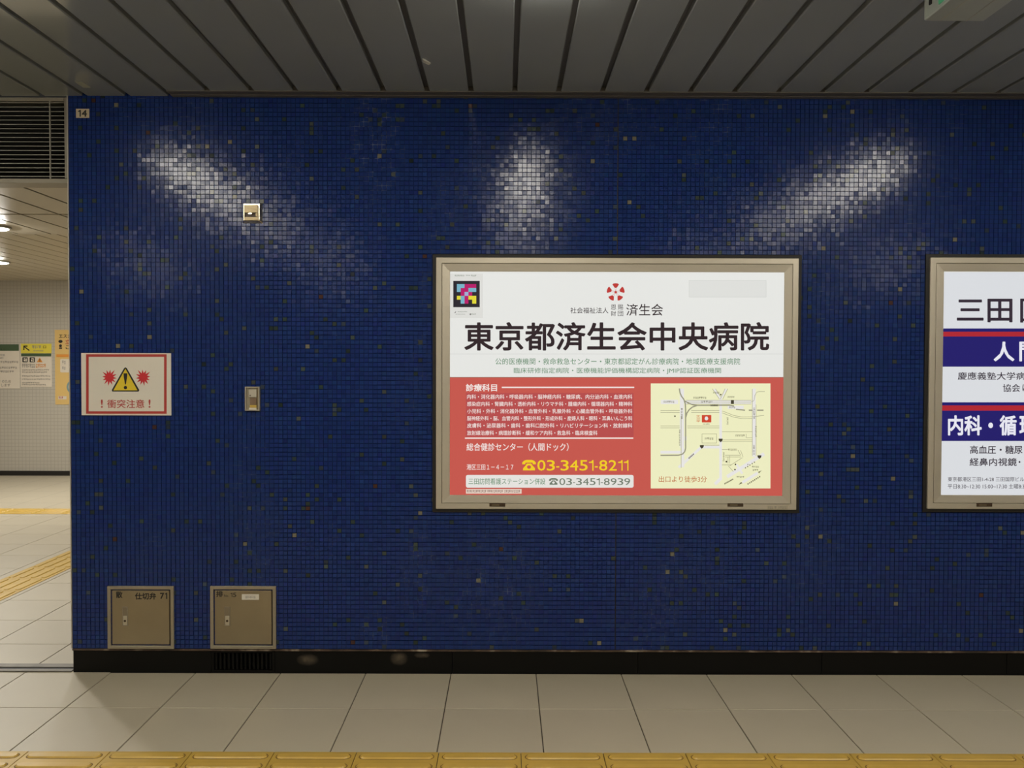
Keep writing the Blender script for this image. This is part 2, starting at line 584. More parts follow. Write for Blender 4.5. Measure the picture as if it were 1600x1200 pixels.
def tactile(name, label, x0, y0, n, along, fine=True):
    """strip of guide tiles, each with four raised bars running along the strip"""
    t = root(name, (x0, y0, 0), label, 'tactile paving', kind=None)
    P = 0.308 if along == 'X' else 0.303
    S = 0.3055 if along == 'X' else 0.301
    base = MB().box(-S / 2, S / 2, -.1495, .1495, -0.003, 0.003).mesh('guide_tile', 0.001)
    base.materials.append(M_YEL)
    bars = []
    for k in range(4):
        off = (k - 1.5) * 0.0745
        hl, hw = 0.137, 0.019
        def pill(rl, rw, z):
            pts = []
            r = rw
            for sgn, a0 in ((1, -90), (-1, 90)):
                for i in range(6):
                    a = math.radians(a0 + 180 * i / 5)
                    pts.append((sgn * (rl - r) + r * math.cos(a), off + r * math.sin(a), z))
            return pts
        def solid(l0, w0, z0, l1, w1, z1, nm, mm):
            a, b = pill(l0, w0, z0), pill(l1, w1, z1)
            if along == 'Y':
                a = [(-p[1], p[0], p[2]) for p in a]; b = [(-p[1], p[0], p[2]) for p in b]
            mb = MB(); mb.v = a + b; nn = len(a)
            mb.f = [tuple(range(nn, 2 * nn))] + [(i, (i + 1) % nn, nn + (i + 1) % nn, nn + i) for i in range(nn)]
            me = mb.mesh(nm); me.materials.append(mm)
            return me
        bars.append((solid(hl, hw, 0.003, hl - .005, hw - .005, 0.008, 'raised_bar', M_YELBAR),
                     solid(hl + .004, hw + .004, 0.003, hl + .0035, hw + .0035, 0.0034, 'dirt_outline', M_YELDIRT)))
    for i in range(n):
        c = (x0 + P * (i + .5), y0 + .15, 0.0) if along == 'X' else (x0 + .15, y0 + P * (i + .5), 0.0)
        gt = link('guide_tile', base, None, t, c)
        if fine:
            for b, d in bars:
                for nm, me in (('raised_bar', b), ('dirt_outline', d)):
                    o = bpy.data.objects.new(nm, me); col.objects.link(o); o.parent = gt
        else:
            for b, d in bars:
                o = bpy.data.objects.new('raised_bar', b); col.objects.link(o); o.parent = gt
    return t


tx0 = W(0, 0, 0).x
jx = G(300, 1177).x
tactile('tactile_strip', 'yellow tactile strip running along the hall floor in front of the blue wall', jx - 0.308 * 8, GY - 2 * TP - .3015, 22, 'X')
tactile('tactile_strip', 'yellow tactile strip leading away through the passage beside the blue wall', -3.405, 0.50, 12, 'Y', False)
tactile('tactile_strip', 'far yellow tactile strip crossing the passage floor below the wall notices', -8.0, 4.17, 18, 'X', False)

thr = root('trim_1', (-3.0, 0.05, 0), 'worn steel threshold track in the floor of the passage opening', kind='structure')
MB().box(-5.2, XL - 0.01, 0.005, 0.030, -0.002, 0.006).box(-5.2, XL - 0.02, 0.055, 0.10, -0.002, 0.007).obj('steel_rail', M_THRESH, thr, 0.001)
MB().box(-5.2, XL - 0.01, 0.030, 0.055, -0.002, 0.003).obj('track_slot', M_BLACK, thr)

# ------------------------------------------------------------------ blue mosaic wall
wall = root('wall_front', ((XL + XR) / 2, 0.2, 0), 'dark blue glass mosaic wall', kind='structure')
GROUT = grout_material()
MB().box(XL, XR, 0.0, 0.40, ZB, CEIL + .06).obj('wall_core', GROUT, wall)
MOS = mosaic_material()
PITCH_T, GAP = 0.02112, 0.0026
BOXES = [(W(676, 400).x + .02, W(1251, 400).x - .02, W(900, 797).z + .02, W(900, 402).z - .02)]
bx_w = W(1252, 600).x - W(676, 600).x
X2 = W(1441, 600).x
BOXES.append((X2 + .02, X2 + bx_w - .02, BOXES[0][2], BOXES[0][3]))
for a in ((172, 917, 270, 1010), (332, 917, 430, 1010)):
    p, q = W(a[0], a[3]), W(a[2], a[1])
    BOXES.append((p.x + .01, q.x - .01, p.z + .01, q.z - .01))


def tint(n):
    base = np.array([0.0115, 0.0325, 0.158])
    c = base * rng.normal(1, 0.07, (n, 1)).clip(.7, 1.3)
    c[:, 1] *= rng.normal(1, 0.08, n).clip(.7, 1.3)
    r = rng.random(n)
    acc = r < 0.034
    pal = np.array([[0.031, 0.052, 0.050], [0.040, 0.057, 0.054], [0.034, 0.050, 0.080], [0.024, 0.040, 0.046], [0.058, 0.070, 0.072]])
    c[acc] = pal[rng.integers(0, len(pal), acc.sum())] * rng.normal(1, .2, (acc.sum(), 1)).clip(.6, 1.5)
    red = (r >= 0.0345) & (r < 0.0352)
    c[red] = (0.060, 0.028, 0.024)
    pale = (r >= 0.0352) & (r < 0.0368)
    c[pale] = (0.17, 0.16, 0.12)
    return c, acc | red | pale


xj = W(963, 600).x
cols = []
x = XL + 0.004
while x < xj - PITCH_T:
    cols.append(x); x += PITCH_T
x = xj + 0.003
while x < XR - PITCH_T:
    cols.append(x); x += PITCH_T
rows = []
z = ZB + 0.002
while z < CEIL + 0.03:
    rows.append(z); z += PITCH_T
CX, CZ = np.meshgrid(np.array(cols) + PITCH_T / 2, np.array(rows) + PITCH_T / 2)
CX, CZ = CX.ravel(), CZ.ravel()
keep = np.ones(len(CX), bool)
for b in BOXES:
    keep &= ~((CX > b[0]) & (CX < b[1]) & (CZ > b[2]) & (CZ < b[3]))
CX, CZ = CX[keep], CZ[keep]
n = len(CX)
tc, acc = tint(n)
h = (PITCH_T - GAP) / 2
TILT = 0.0115


def tile_vertices(cx, cz, n):
    hx = 1.015 * h * rng.normal(1, .02, n).clip(.93, 1.05); hz = .965 * h * rng.normal(1, .02, n).clip(.93, 1.05)
    ta, tb = rng.normal(0, TILT, n), rng.normal(0, TILT, n)
    dep = 0.0040 + rng.normal(0, .0003, n)
    V = np.zeros((n, 8, 3))
    for i, (sx, sz) in enumerate(((-1, -1), (1, -1), (1, 1), (-1, 1))):
        V[:, i, 0] = cx + sx * hx * .985; V[:, i, 2] = cz + sz * hz * .985
        V[:, i, 1] = -(dep + sx * hx * ta + sz * hz * tb)
        V[:, i + 4, 0] = cx + sx * hx; V[:, i + 4, 2] = cz + sz * hz
        V[:, i + 4, 1] = 0.0005
    return V


TF = ((0, 1, 2, 3), (0, 4, 5, 1), (1, 5, 6, 2), (2, 6, 7, 3), (3, 7, 4, 0))


def mosaic_mesh(name, V, C):
    n = len(V)
    me = bpy.data.meshes.new(name)
    me.vertices.add(n * 8); me.vertices.foreach_set('co', V.reshape(-1))
    F = (np.array(TF)[None] + (np.arange(n) * 8)[:, None, None]).reshape(-1)
    me.loops.add(len(F)); me.loops.foreach_set('vertex_index', F.astype(np.int32))
    me.polygons.add(n * 5)
    me.polygons.foreach_set('loop_start', np.arange(0, n * 20, 4, dtype=np.int32))
    me.update(calc_edges=True)
    at = me.color_attributes.new('tint', 'FLOAT_COLOR', 'POINT')
    c4 = np.ones((n, 8, 4)); c4[:, :, :3] = C[:, None, :]
    at.data.foreach_set('color', c4.reshape(-1))
    me.materials.append(MOS)
    me.validate()
    me.shade_flat()
    return me


V = tile_vertices(CX, CZ, n)
# about 300 of the odd-coloured tiles that stand out one by one are parts of their own
vis = acc & (CX < W(1590, 600).x) & (CZ < CEIL - .02)
idx = np.where(vis)[0]
rng.shuffle(idx)
single = set(idx[:300].tolist())
mask = np.ones(n, bool); mask[list(single)] = False
field = link('mosaic_tiles', mosaic_mesh('mosaic_tiles', V[mask], tc[mask]), None, wall)
field['kind'] = 'stuff'
for i in single:
    c = np.array([CX[i], 0, CZ[i]])
    link('mosaic_tile', mosaic_mesh('mosaic_tile', V[i:i + 1] - c, tc[i:i + 1]), None, wall, tuple(c))
# end face of the wall, in the passage
ey = np.arange(0.006, 0.39, PITCH_T) + PITCH_T / 2
EY, EZ = np.meshgrid(ey, np.array(rows) + PITCH_T / 2)
EV = tile_vertices(EY.ravel(), EZ.ravel(), EY.size)
EV2 = EV[:, :, [1, 0, 2]].copy()
EV2[:, :, 0] = XL + EV[:, :, 1]
EV2 = EV2[:, [1, 0, 3, 2, 5, 4, 7, 6], :]
ec, _ = tint(EY.size)
e = link('mosaic_tiles', mosaic_mesh('mosaic_end', EV2, ec), None, wall)
e['kind'] = 'stuff'
MB().box(XL - .0035, XL + .001, -.005, .004, ZB, CEIL).obj('corner_bead', mat('corner bead', (.55, .52, .46), .4, .5), wall)
MB().box(xj - PITCH_T * .10, xj + .003, -0.0015, .002, ZB, CEIL).obj('movement_joint', M_BLACK, wall)
MB().box(XL, XR, -0.0045, 0.012, ZB - 0.009, ZB - 0.0005).obj('edge_strip', rusty_material(), wall, 0.001)

# kick plate: black stone slabs, recessed
kx0 = W(117, 1035, 0.02).x
base_b = root('baseboard_front', ((XL + XR) / 2, .1, 0), 'recessed black stone kick plate under the blue wall', kind='structure')
M_KICK = stain_material('black stone', (0.0035, 0.0033, 0.003), (0.17, 0.135, 0.095),
                        [(W(482, 1029, .02), .055, .030), (W(624, 1027, .02), .045, .035), (W(660, 1022, .02), .04, .015)], 0.4)
seams = [kx0, W(332, 1030, .02).x, W(431, 1030, .02).x, W(707, 1030, .02).x, W(996, 1030, .02).x, W(1282, 1030, .02).x, W(1570, 1030, .02).x, XR]
for i, (a, b) in enumerate(zip(seams[:-1], seams[1:])):
    if i == 1:
        continue
    MB().box(a + .001, b - .001, 0.004, 0.395, -0.004, ZB - 0.008).obj('stone_slab', M_KICK, base_b, 0.0008)
gv = root('floor_vent', (W(381, 1040, .02).x, .02, 0), 'black slotted air grille in the kick plate under the number 15 hatch', 'vent')
a, b = seams[1], seams[2]
zt = ZB - .008
MB().box(a, b, .060, .30, 0, zt).obj('duct', M_VOID, gv)
MB().frame(a + .001, b - .001, 0.0, zt, 0.012, 0.004, 0.06).obj('frame', M_KICKVENT, gv)
sm = MB().box(-.0045, .0045, 0, .022, .014, zt - .014).mesh('slat', .001)
sm.materials.append(M_KICKVENT)
ns = 14
for i in range(ns):
    link('slat', sm, None, gv, (a + .022 + (b - a - .044) * i / (ns - 1), .007, 0))

# ------------------------------------------------------------------ hall ceiling
ceil = root('ceiling', (0, -3.5, CEIL), 'grey metal strip ceiling of the hall', kind='structure')
MB().box(HX0, HX1, HY0, 0.0, CEIL + .022, CEIL + .10).obj('backing', M_CEILGAP, ceil)
GRV = W(804.5, 143, -.08).x
PW = 0.2
k0 = int((HX0 - GRV) / PW) + 1
x_tr = GRV + PW * math.floor((W(278, 147, -.05).x - GRV) / PW)
full = MB(); part_ = MB()
for mb_, y1 in ((full, 0.0), (part_, -0.085)):
    hw = PW / 2 - 0.0105
    # folded metal pan: flat face with rolled edges
    prof = [(-hw, .022), (-hw, .004), (-hw + .004, 0), (hw - .004, 0), (hw, .004), (hw, .022)]
    nb = len(prof)
    mb_.v = [(px, HY0, pz) for px, pz in prof] + [(px, y1, pz) for px, pz in prof]
    mb_.f = [(i, i + 1, nb + i + 1, nb + i) for i in range(nb - 1)] + [tuple(range(nb)), tuple(range(2 * nb - 1, nb - 1, -1))]
full_me, part_me = full.mesh('ceiling_panel'), part_.mesh('ceiling_panel')
full_me.materials.append(M_CEIL); part_me.materials.append(M_CEIL)
for k in range(k0, int((HX1 - GRV) / PW)):
    xc = GRV + PW * (k + .5)
    link('ceiling_panel', full_me if xc < x_tr else part_me, None, ceil, (xc, 0, CEIL))
tr = root('trim_2', (1.5, -.04, CEIL), 'dark edge angle where the strip ceiling meets the blue wall', kind='structure')
MB().box(x_tr + .012, HX1, -.085, -.040, CEIL - .004, CEIL + .02).obj('angle_flange', M_TRIM, tr, .0008)
MB().box(x_tr + .012, HX1, -.038, -.0045, CEIL - .006, CEIL + .02).obj('angle_flange', M_TRIM, tr, .0008)

# recessed tube lamps, one panel wide
M_DIFF = mat('lamp diffuser', (1.0, 0.95, 0.825), rough=0.4, emit=HALL_LAMP)
M_LHOUS = mat('lamp rim', (.5, .48, .43), rough=.4)


def hall_lamp(xc, y0, y1, label, grp, dm):
    t = root('ceiling_lamp', (xc, (y0 + y1) / 2, CEIL), label, 'lamp', grp)
    z = CEIL
    mb = MB()
    for q in ((xc - .089, xc - .078, y0, y1), (xc + .078, xc + .089, y0, y1), (xc - .078, xc + .078, y0, y0 + .012), (xc - .078, xc + .078, y1 - .012, y1)):
        mb.box(*q, z - .012, z + .004)
    mb.obj('rim', M_LHOUS, t, .001)
    MB().box(xc - .076, xc + .076, y0 + .012, y1 - .012, z - .065, z + .002).obj('diffuser', dm, t, .006, 2)
    return t


lamp_x = [GRV + PW * (k + .5) for k in (-22, -11, 0, 11, 22)]
names = ['second lamp left of the middle', 'first lamp left of the middle', 'middle lamp', 'first lamp right of the middle', 'second lamp right of the middle']
M_DIFFB = mat('second row lamp diffuser', (1.0, 0.95, 0.825), rough=0.4, emit=HALL_LAMP * .5)
for i, lx in enumerate(lamp_x):
    hall_lamp(lx, -2.50, -1.175, 'hall ceiling tube lamp near the blue wall, ' + names[i], 'hall ceiling lamps', M_DIFF)
    if 0 < i < 4:
        hall_lamp(lx, -3.95, -2.62, 'dimmer hall ceiling tube lamp above the viewer, ' + names[i], 'hall ceiling lamps', M_DIFFB)
    hall_lamp(lx, -6.80, -5.45, 'hall ceiling tube lamp behind the viewer, ' + names[i], 'hall ceiling lamps', M_DIFFB)

# hall enclosure behind and beside the camera
M_HWALL = grid_mat('hall wall tiles', (.42, .40, .36), (.3, .28, .24), .1, .003, 'XZ', rough=.4)
tag(MB().box(HX0, HX1, HY0 - .2, HY0, 0, CEIL + .1).obj('wall_back', M_HWALL), 'pale tiled wall of the hall behind the viewer', kind='structure')
tag(MB().box(HX1, HX1 + .2, HY0, .4, 0, CEIL + .1).obj('wall_right', M_HWALL), 'pale tiled wall at the far right end of the hall', kind='structure')
tag(MB().box(HX0 - .2, HX0, HY0, FY + .2, 0, CEIL + .1).obj('wall_left', M_HWALL), 'pale tiled wall at the far left end of the hall', kind='structure')
tag(MB().box(XR, HX1, 0, .4, 0, CEIL + .1).obj('wall_front_end', M_HWALL), 'pale wall going on past the blue mosaic', kind='structure')

# ------------------------------------------------------------------ side passage
M_FARWALL = grid_mat('passage wall mosaic', (.50, .46, .385), (.40, .365, .30), .047, .006, 'XZ', rough=.45, noise=.05)
tag(MB().box(HX0, 5.0, FY, FY + .2, 0, CEIL2 + .2).obj('wall_far', M_FARWALL), 'pale small-tiled far wall of the passage carrying three notices', kind='structure')
tag(MB().box(HX0, 5.0, FY - .02, FY, 0, .062).obj('baseboard_far', M_BLACK, None, .001), 'black baseboard along the far passage wall', kind='structure')
tag(MB().box(4.8, 5.0, .4, FY, 0, CEIL2 + .2).obj('wall_passage_end', M_FARWALL), 'pale end wall of the passage behind the blue wall', kind='structure')

pc = root('ceiling_passage', (-4, 3.5, SOFF), 'cream strip ceiling of the side passage with dark joints', kind='structure')
MB().box(HX0, 4.8, 0.12, SOFF_Y, SOFF + .012, SOFF + .40).obj('soffit_backing', M_CEIL2GAP, pc)
MB().box(HX0, 4.8, SOFF_Y, FY, CEIL2 + .012, CEIL2 + .2).obj('backing', M_CEIL2GAP, pc)
g0 = G(24, 288, SOFF).x
P1 = 0.215
ycut = G(60, 335, SOFF).y


def pan(w, y0, y1, z, name):
    me = MB().box(-w / 2, w / 2, y0, y1, z, z + .014).mesh(name, .0015)
    me.materials.append(M_CEIL2)
    return me


pa = pan(P1 - .015, .12, ycut - .013, SOFF, 'ceiling_panel')
pb = pan(P1 - .015, ycut + .013, SOFF_Y, SOFF, 'ceiling_panel')
k = int((HX0 - g0) / P1) + 1
while g0 + P1 * (k + 1) < XL + .3:
    for me in (pa, pb):
        link('ceiling_panel', me, None, pc, (g0 + P1 * (k + .5), 0, 0))
    k += 1
P2 = 0.19
pf = pan(P2 - .014, SOFF_Y, FY, CEIL2, 'ceiling_panel')
for k in range(int(HX0 / P2) + 1, int(-2.6 / P2)):
    link('ceiling_panel', pf, None, pc, (P2 * (k + .5), 0, 0))
MB().box(-2.47, 4.8, SOFF_Y, FY, CEIL2, CEIL2 + .014).obj('ceiling_sheet', M_CEIL2, pc)
MB().box(XL + .3, 4.8, .12, SOFF_Y, SOFF, SOFF + .014).obj('ceiling_sheet', M_CEIL2, pc)

M_DIFF2 = mat('passage lamp diffuser', (1.0, 0.97, 0.91), rough=0.4, emit=SIDE_LAMP)
M_DIFF3 = mat('far lamp diffuser', (1.0, 0.97, 0.91), rough=0.4, emit=SIDE_LAMP * .45)


def side_lamp(xc, yc, z, label, dm, r=.12):
    """round surface downlight: rim and shallow domed diffuser"""
    t = root('ceiling_lamp', (xc, yc, z), label, 'lamp', 'passage ceiling lamps')
    N_ = 28

    def lathe(prof, name, m):
        mb = MB()
        for rr, zz in prof:
            mb.v += [(xc + rr * math.cos(2 * math.pi * i / N_), yc + rr * math.sin(2 * math.pi * i / N_), z + zz) for i in range(N_)]
        for k_ in range(len(prof) - 1):
            for i in range(N_):
                j = (i + 1) % N_
                mb.f.append((k_ * N_ + i, k_ * N_ + j, (k_ + 1) * N_ + j, (k_ + 1) * N_ + i))
        mb.f.append(tuple(range((len(prof) - 1) * N_, len(prof) * N_)))
        mb.obj(name, m, t)
    lathe([(r + .02, .002), (r + .02, -.010), (r + .004, -.013), (r, -.008)], 'rim', M_LHOUS)
    lathe([(r, -.009), (r * .9, -.016), (r * .6, -.021), (r * .2, -.023)], 'diffuser', dm)
    return t


l1 = G(-9, 358, SOFF - .015)
side_lamp(l1.x, l1.y, SOFF, 'round glowing lamp on the low passage ceiling just inside the opening', M_DIFF2, .075)
l2 = G(-7, 411, CEIL2 - .015)
side_lamp(l2.x, l2.y, CEIL2, 'small round glowing lamp on the far passage ceiling', M_DIFF3)
side_lamp(-5.35, 3.75, CEIL2, 'added unseen round lamp brightening the passage halfway to the far wall', M_DIFF3)  # added lamp out of view, brightens the middle of the passage
side_lamp(-4.1, 5.1, CEIL2, 'added round lamp brightening the far passage, hidden behind the blue wall edge', M_DIFF3)  # also added and out of sight, lifts the light at the far end

# louvred transom over the opening
LY = 0.02
lv = root('louvre_panel', (W(50, 287, LY).x, LY, SOFF), 'dark louvred transom grille with thin pale slats above the passage opening', 'louvre')
lx0 = -5.2
rx = W(108, 220, LY).x
rzb, rzt = SOFF, CEIL
fw = W(108, 220, LY).x - W(100.5, 220, LY).x
mb = MB()
bz = W(50, 279, LY).z
mb.box(lx0, rx, LY, LY + .10, rzb, bz)
mb.box(rx - fw, rx, LY, LY + .10, bz, rzt)
mb.box(lx0, rx - fw, LY, LY + .10, W(50, 157.5, LY).z, rzt)
mb.obj('frame', M_LOUVREF, lv, .002)
MB().box(lx0, rx - fw, LY + .085, LY + .10, bz, W(50, 157.5, LY).z).obj('dark_backing', M_VOID, lv)
MB().box(rx, XL + .001, LY + .01, LY + .10, rzb, rzt).obj('jamb_filler', mat('jamb filler', (.08, .075, .06), .6), lv)
zs0, zs1 = W(50, 160, LY).z, W(50, 275.5, LY).z
NS = 18
sl = MB()
sl.v = [(lx0, .004, .0015), (lx0, .004, -.0015), (lx0, .045, .0125), (lx0, .045, .0098), (rx - fw, .004, .0015), (rx - fw, .004, -.0015), (rx - fw, .045, .0125), (rx - fw, .045, .0098)]
sl.f = [(0, 1, 5, 4), (0, 4, 6, 2), (1, 3, 7, 5), (2, 6, 7, 3), (0, 2, 3, 1), (4, 5, 7, 6)]
slm = sl.mesh('slat'); slm.materials.append(M_LOUVRE)
for i in range(NS):
    link('slat', slm, None, lv, (0, LY, zs0 + (zs1 - zs0) * i / (NS - 1)))
vx = W(78, 220, LY).x
vm_ = MB().box(-.002, .002, -.001, .006, bz, W(50, 157.5, LY).z).mesh('upright'); vm_.materials.append(M_LOUVRE)
for i in range(4):
    link('upright', vm_, None, lv, (vx - .45 * i, LY, 0))
# solid wall behind the transom, up to the hall ceiling
tag(MB().box(HX0, lx0, .02, .12, SOFF, CEIL).obj('wall_lintel', M_HWALL), 'pale lintel wall beside the louvred transom', kind='structure')

# notices on the far wall ------------------------------------------------------
def sheet(name, label, cat, box, m, Y, th=.004, parent=None):
    p, q = W(box[0], box[3], Y), W(box[2], box[1], Y)
    r_ = root(name, ((p.x + q.x) / 2, Y, p.z), label, cat)
    MB().box(p.x, q.x, Y, Y + th, p.z, q.z).obj('sheet', m, r_)
    return r_


NY = FY - .006
n1 = sheet('wall_notice', 'white notice with dark green heading on the far passage wall, cut by the photo edge', 'notice', (-42, 538, 30.5, 607), M_CREAMP, NY)
flat([rect(-42, 538, 29.5, 548)], 'green_heading', M_INKG, n1, NY - .003)
pol = []
for i, (y, x0, x1) in enumerate(((553, -30, 8), (557.5, -30, 6), (564, -35, 29), (573, -35, 27), (579, -30, 22))):
    pol += scribble(x0, y, x1, y + 3.2, int((x1 - x0) / 3.4), i)
flat(pol, 'small_print', M_INKGREY, n1, NY - .003)
text('のため', (3, 593.5, 17, 598), M_INKGREY, n1, NY - .003, .008)
text('します', (2, 599.5, 16, 604), M_INKGREY, n1, NY - .003, .008)
flat(scribble(-35, 594, 1, 598, 8, 8) + scribble(-35, 600, 0, 604, 8, 9) + scribble(-30, 545, 6, 546.6, 12, 3), 'small_print', M_INKGREY, n1, NY - .003)

n2 = sheet('wall_notice', 'notice with yellow heading and black arrow on the far passage wall', 'notice', (32.5, 537, 80.5, 604.5), M_CREAMP, NY)
flat([rect(32.5, 537, 80.5, 552)], 'yellow_heading', M_YELP, n2, NY - .003)
flat([[(36.5, 540), (43, 540), (43, 541.6), (38.9, 541.6), (46.3, 547), (45.4, 548.4), (38.2, 543), (38.2, 547), (36.5, 547)]], 'arrow', M_INKK, n2, NY - .005)
flat(scribble(50, 540, 65, 544.5, 3, 4), 'small_print', M_INKGREY, n2, NY - .005)
text('口', (67.5, 540.3, 72, 544.3), M_INKK, n2, NY - .005, .01)
flat(scribble(52, 547, 68, 549, 8, 5), 'small_print', M_INKGREY, n2, NY - .005)
flat([rect(33, 552.3, 80, 556.8)], 'green_bar', M_INKG, n2, NY - .003)
flat([rrect(35, 558.3, 43.3, 566, 1)], 'pictogram_square', M_INKK, n2, NY - .003)
flat([rrect(46.2, 558.3, 54.5, 566, 1)], 'pictogram_square', M_INKK, n2, NY - .003)
flat([disc(38, 560.3, 1), rect(37, 561.6, 39.3, 564.5), rect(39.8, 560, 41.8, 564.8), disc(50, 560.3, 1), rect(48.6, 561.8, 50.4, 564.8), rect(51, 560, 53, 562), rect(50.8, 563, 53, 565)], 'small_print', M_CREAMP, n2, NY - .005)
flat([[(57.5, 566), (62, 558.6), (66.5, 566)]], 'warning_triangle', M_INKO, n2, NY - .003)
flat([rect(61.5, 560.8, 62.6, 563.6), rect(61.5, 564.2, 62.6, 565.2)], 'exclamation', M_INKK, n2, NY - .005)
pol = scribble(34.5, 568.5, 55, 574.5, 7, 2)
for i, (y, x1) in enumerate(((577, 77), (580.5, 74), (586.5, 79), (591.5, 79), (597, 62), (600, 72))):
    pol += scribble(34.5, y, x1, y + 2.2, int((x1 - 34) / 2.6), 20 + i)
flat(pol, 'small_print', M_INKGREY, n2, NY - .003)
flat(scribble(56, 568.5, 72, 574.5, 5, 6), 'small_print', M_INKO, n2, NY - .003)

n3 = sheet('wall_poster', 'amber yellow escalator poster half hidden by the blue wall edge', 'poster', (86.5, 515.5, 150, 632), M_AMBER, NY)
text('エスカ', (92, 522.2, 111, 528), M_INKK, n3, NY - .003, .02)
text('立', (102, 530.5, 110.5, 537.5), M_INKR, n3, NY - .003, .02)
text('こ', (102.5, 539.5, 109.5, 545.5), M_INKK, n3, NY - .003, .02)
flat([disc(94.5, 533.5, 3.4, 12, 2.4), disc(94.5, 540.2, 2.3), rect(92.2, 543, 97, 545)], 'figure_mark', M_INKK, n3, NY - .003)
flat([rect(88, 553.6, 150, 558)], 'orange_band', M_INKO, n3, NY - .003)
flat([rrect(94, 561, 150, 582, 2)], 'cream_box', M_CREAMP, n3, NY - .003)
flat(scribble(97, 563.5, 103, 569, 2, 3) + scribble(97, 573, 103, 578, 2, 4), 'small_print', M_INKGREY, n3, NY - .005)
ring = []
for i in range(24):
    a0, a1 = 2 * math.pi * i / 24, 2 * math.pi * (i + 1) / 24
    cx, cy = 117, 604.5
    ring.append([(cx + 13 * math.cos(a0), cy + 12 * math.sin(a0)), (cx + 13 * math.cos(a1), cy + 12 * math.sin(a1)), (cx + 10 * math.cos(a1), cy + 9.3 * math.sin(a1)), (cx + 10 * math.cos(a0), cy + 9.3 * math.sin(a0))])
flat([disc(117, 604.5, 10, 20, 9.3)], 'pale_disc', M_CREAMP, n3, NY - .003)
flat(ring, 'blue_grey_ring', M_TEALP, n3, NY - .004)
flat([rect(91, 619, 104, 624)], 'cream_box', M_CREAMP, n3, NY - .003)
flat(scribble(92, 619.6, 99, 623, 3, 1), 'small_print', M_INKR, n3, NY - .005)

# ------------------------------------------------------------------ backlit advert boxes
def lightbox(name, label, x0, x1, latches, inner):
    """pixel columns of the black rim; builds rim, fixed frame, hinged frame, panel"""
    p, q = W(x0, 799.5, 0), W(x1, 399, 0)
    ax, bx, az, bz = p.x, q.x, p.z, q.z
    t = root(name, ((ax + bx) / 2, 0, az), label, 'lightbox', 'backlit advert boxes on the blue wall')
    MB().frame(ax, bx, az, bz, .017, -.012, .01).obj('black_rim', M_BLACK, t, .001)
    MB().frame(ax + .017, bx - .017, az + .017, bz - .017, .0265, -.022, .005).obj('fixed_frame', M_ALU, t, .0015)
    MB().frame(ax + .042, bx - .042, az + .042, bz - .042, .004, -.010, .005).obj('shadow_gap', M_DARKBROWN, t)
    MB().frame(ax + .0455, bx - .0455, az + .0455, bz - .0455, .036, -.022, .004, .004).obj('hinged_frame', M_ALU, t, .001)
    for lx in latches:
        c = W(lx, 789, -.022)
        MB().box(c.x - .037, c.x + .037, -.0235, -.018, c.z - .008, c.z + .008).obj('latch_slot', M_DARKBROWN, t, .001)
        MB().box(c.x - .026, c.x + .010, -.0245, -.019, c.z - .004, c.z + .003).obj('latch', mat('latch grey', (.20, .16, .10), .4, .5), t, .0008)
    a, b = W(inner[0], inner[3], PY), W(inner[2], inner[1], PY)
    pn = MB().box(a.x - .006, b.x + .006, PY, PY + .012, a.z - .006, b.z + .006).obj('advert_panel', backlit('white panel', (238, 239, 236)), t)
    return t, pn


PY = -0.012
L1, L2, L3 = PY - .0006, PY - .0012, PY - .0018
BK = lambda nm, *rgb: backlit(nm, rgb)
A_BLACK = BK('print black', 52, 40, 44)
A_GREEN = BK('print green', 92, 140, 104)
A_RED = BK('print red', 205, 92, 82)
A_RED2 = BK('print deep red', 190, 82, 82)
A_WHITE = BK('print white', 250, 236, 232)
A_YEL = BK('print yellow', 250, 214, 40)
A_GREY = BK('print grey', 116, 128, 112)
A_CREAM = BK('map cream', 246, 246, 202)
A_ROAD = BK('map road', 240, 238, 236)
A_LINE = BK('map line', 176, 174, 140)
A_RAIL = BK('map rail', 158, 156, 132)
A_DARK = BK('map dark', 70, 66, 50)
A_ORANGE = BK('print orange', 196, 112, 52)
A_STICK = BK('sticker grey', 229, 229, 225)
A_STICK2 = BK('sticker paler grey', 230, 231, 228)
A_SEAM = BK('panel seam', 222, 223, 220)

box1, panel1 = lightbox('advert_lightbox', 'backlit hospital advert with red lower half and cream map, in aluminium frame', 676, 1251.5, (777, 1149), (701.5, 426.5, 1224, 775))

flat([rect(701, 589.5, 1224.5, 775.5)], 'red_field', A_RED, panel1, L1)
flat([rect(701, 552.6, 1224.5, 553.5)], 'panel_seam', A_SEAM, panel1, L1)
flat([rect(701, 589, 1224.5, 589.7)], 'panel_seam', A_GREY, panel1, L2)
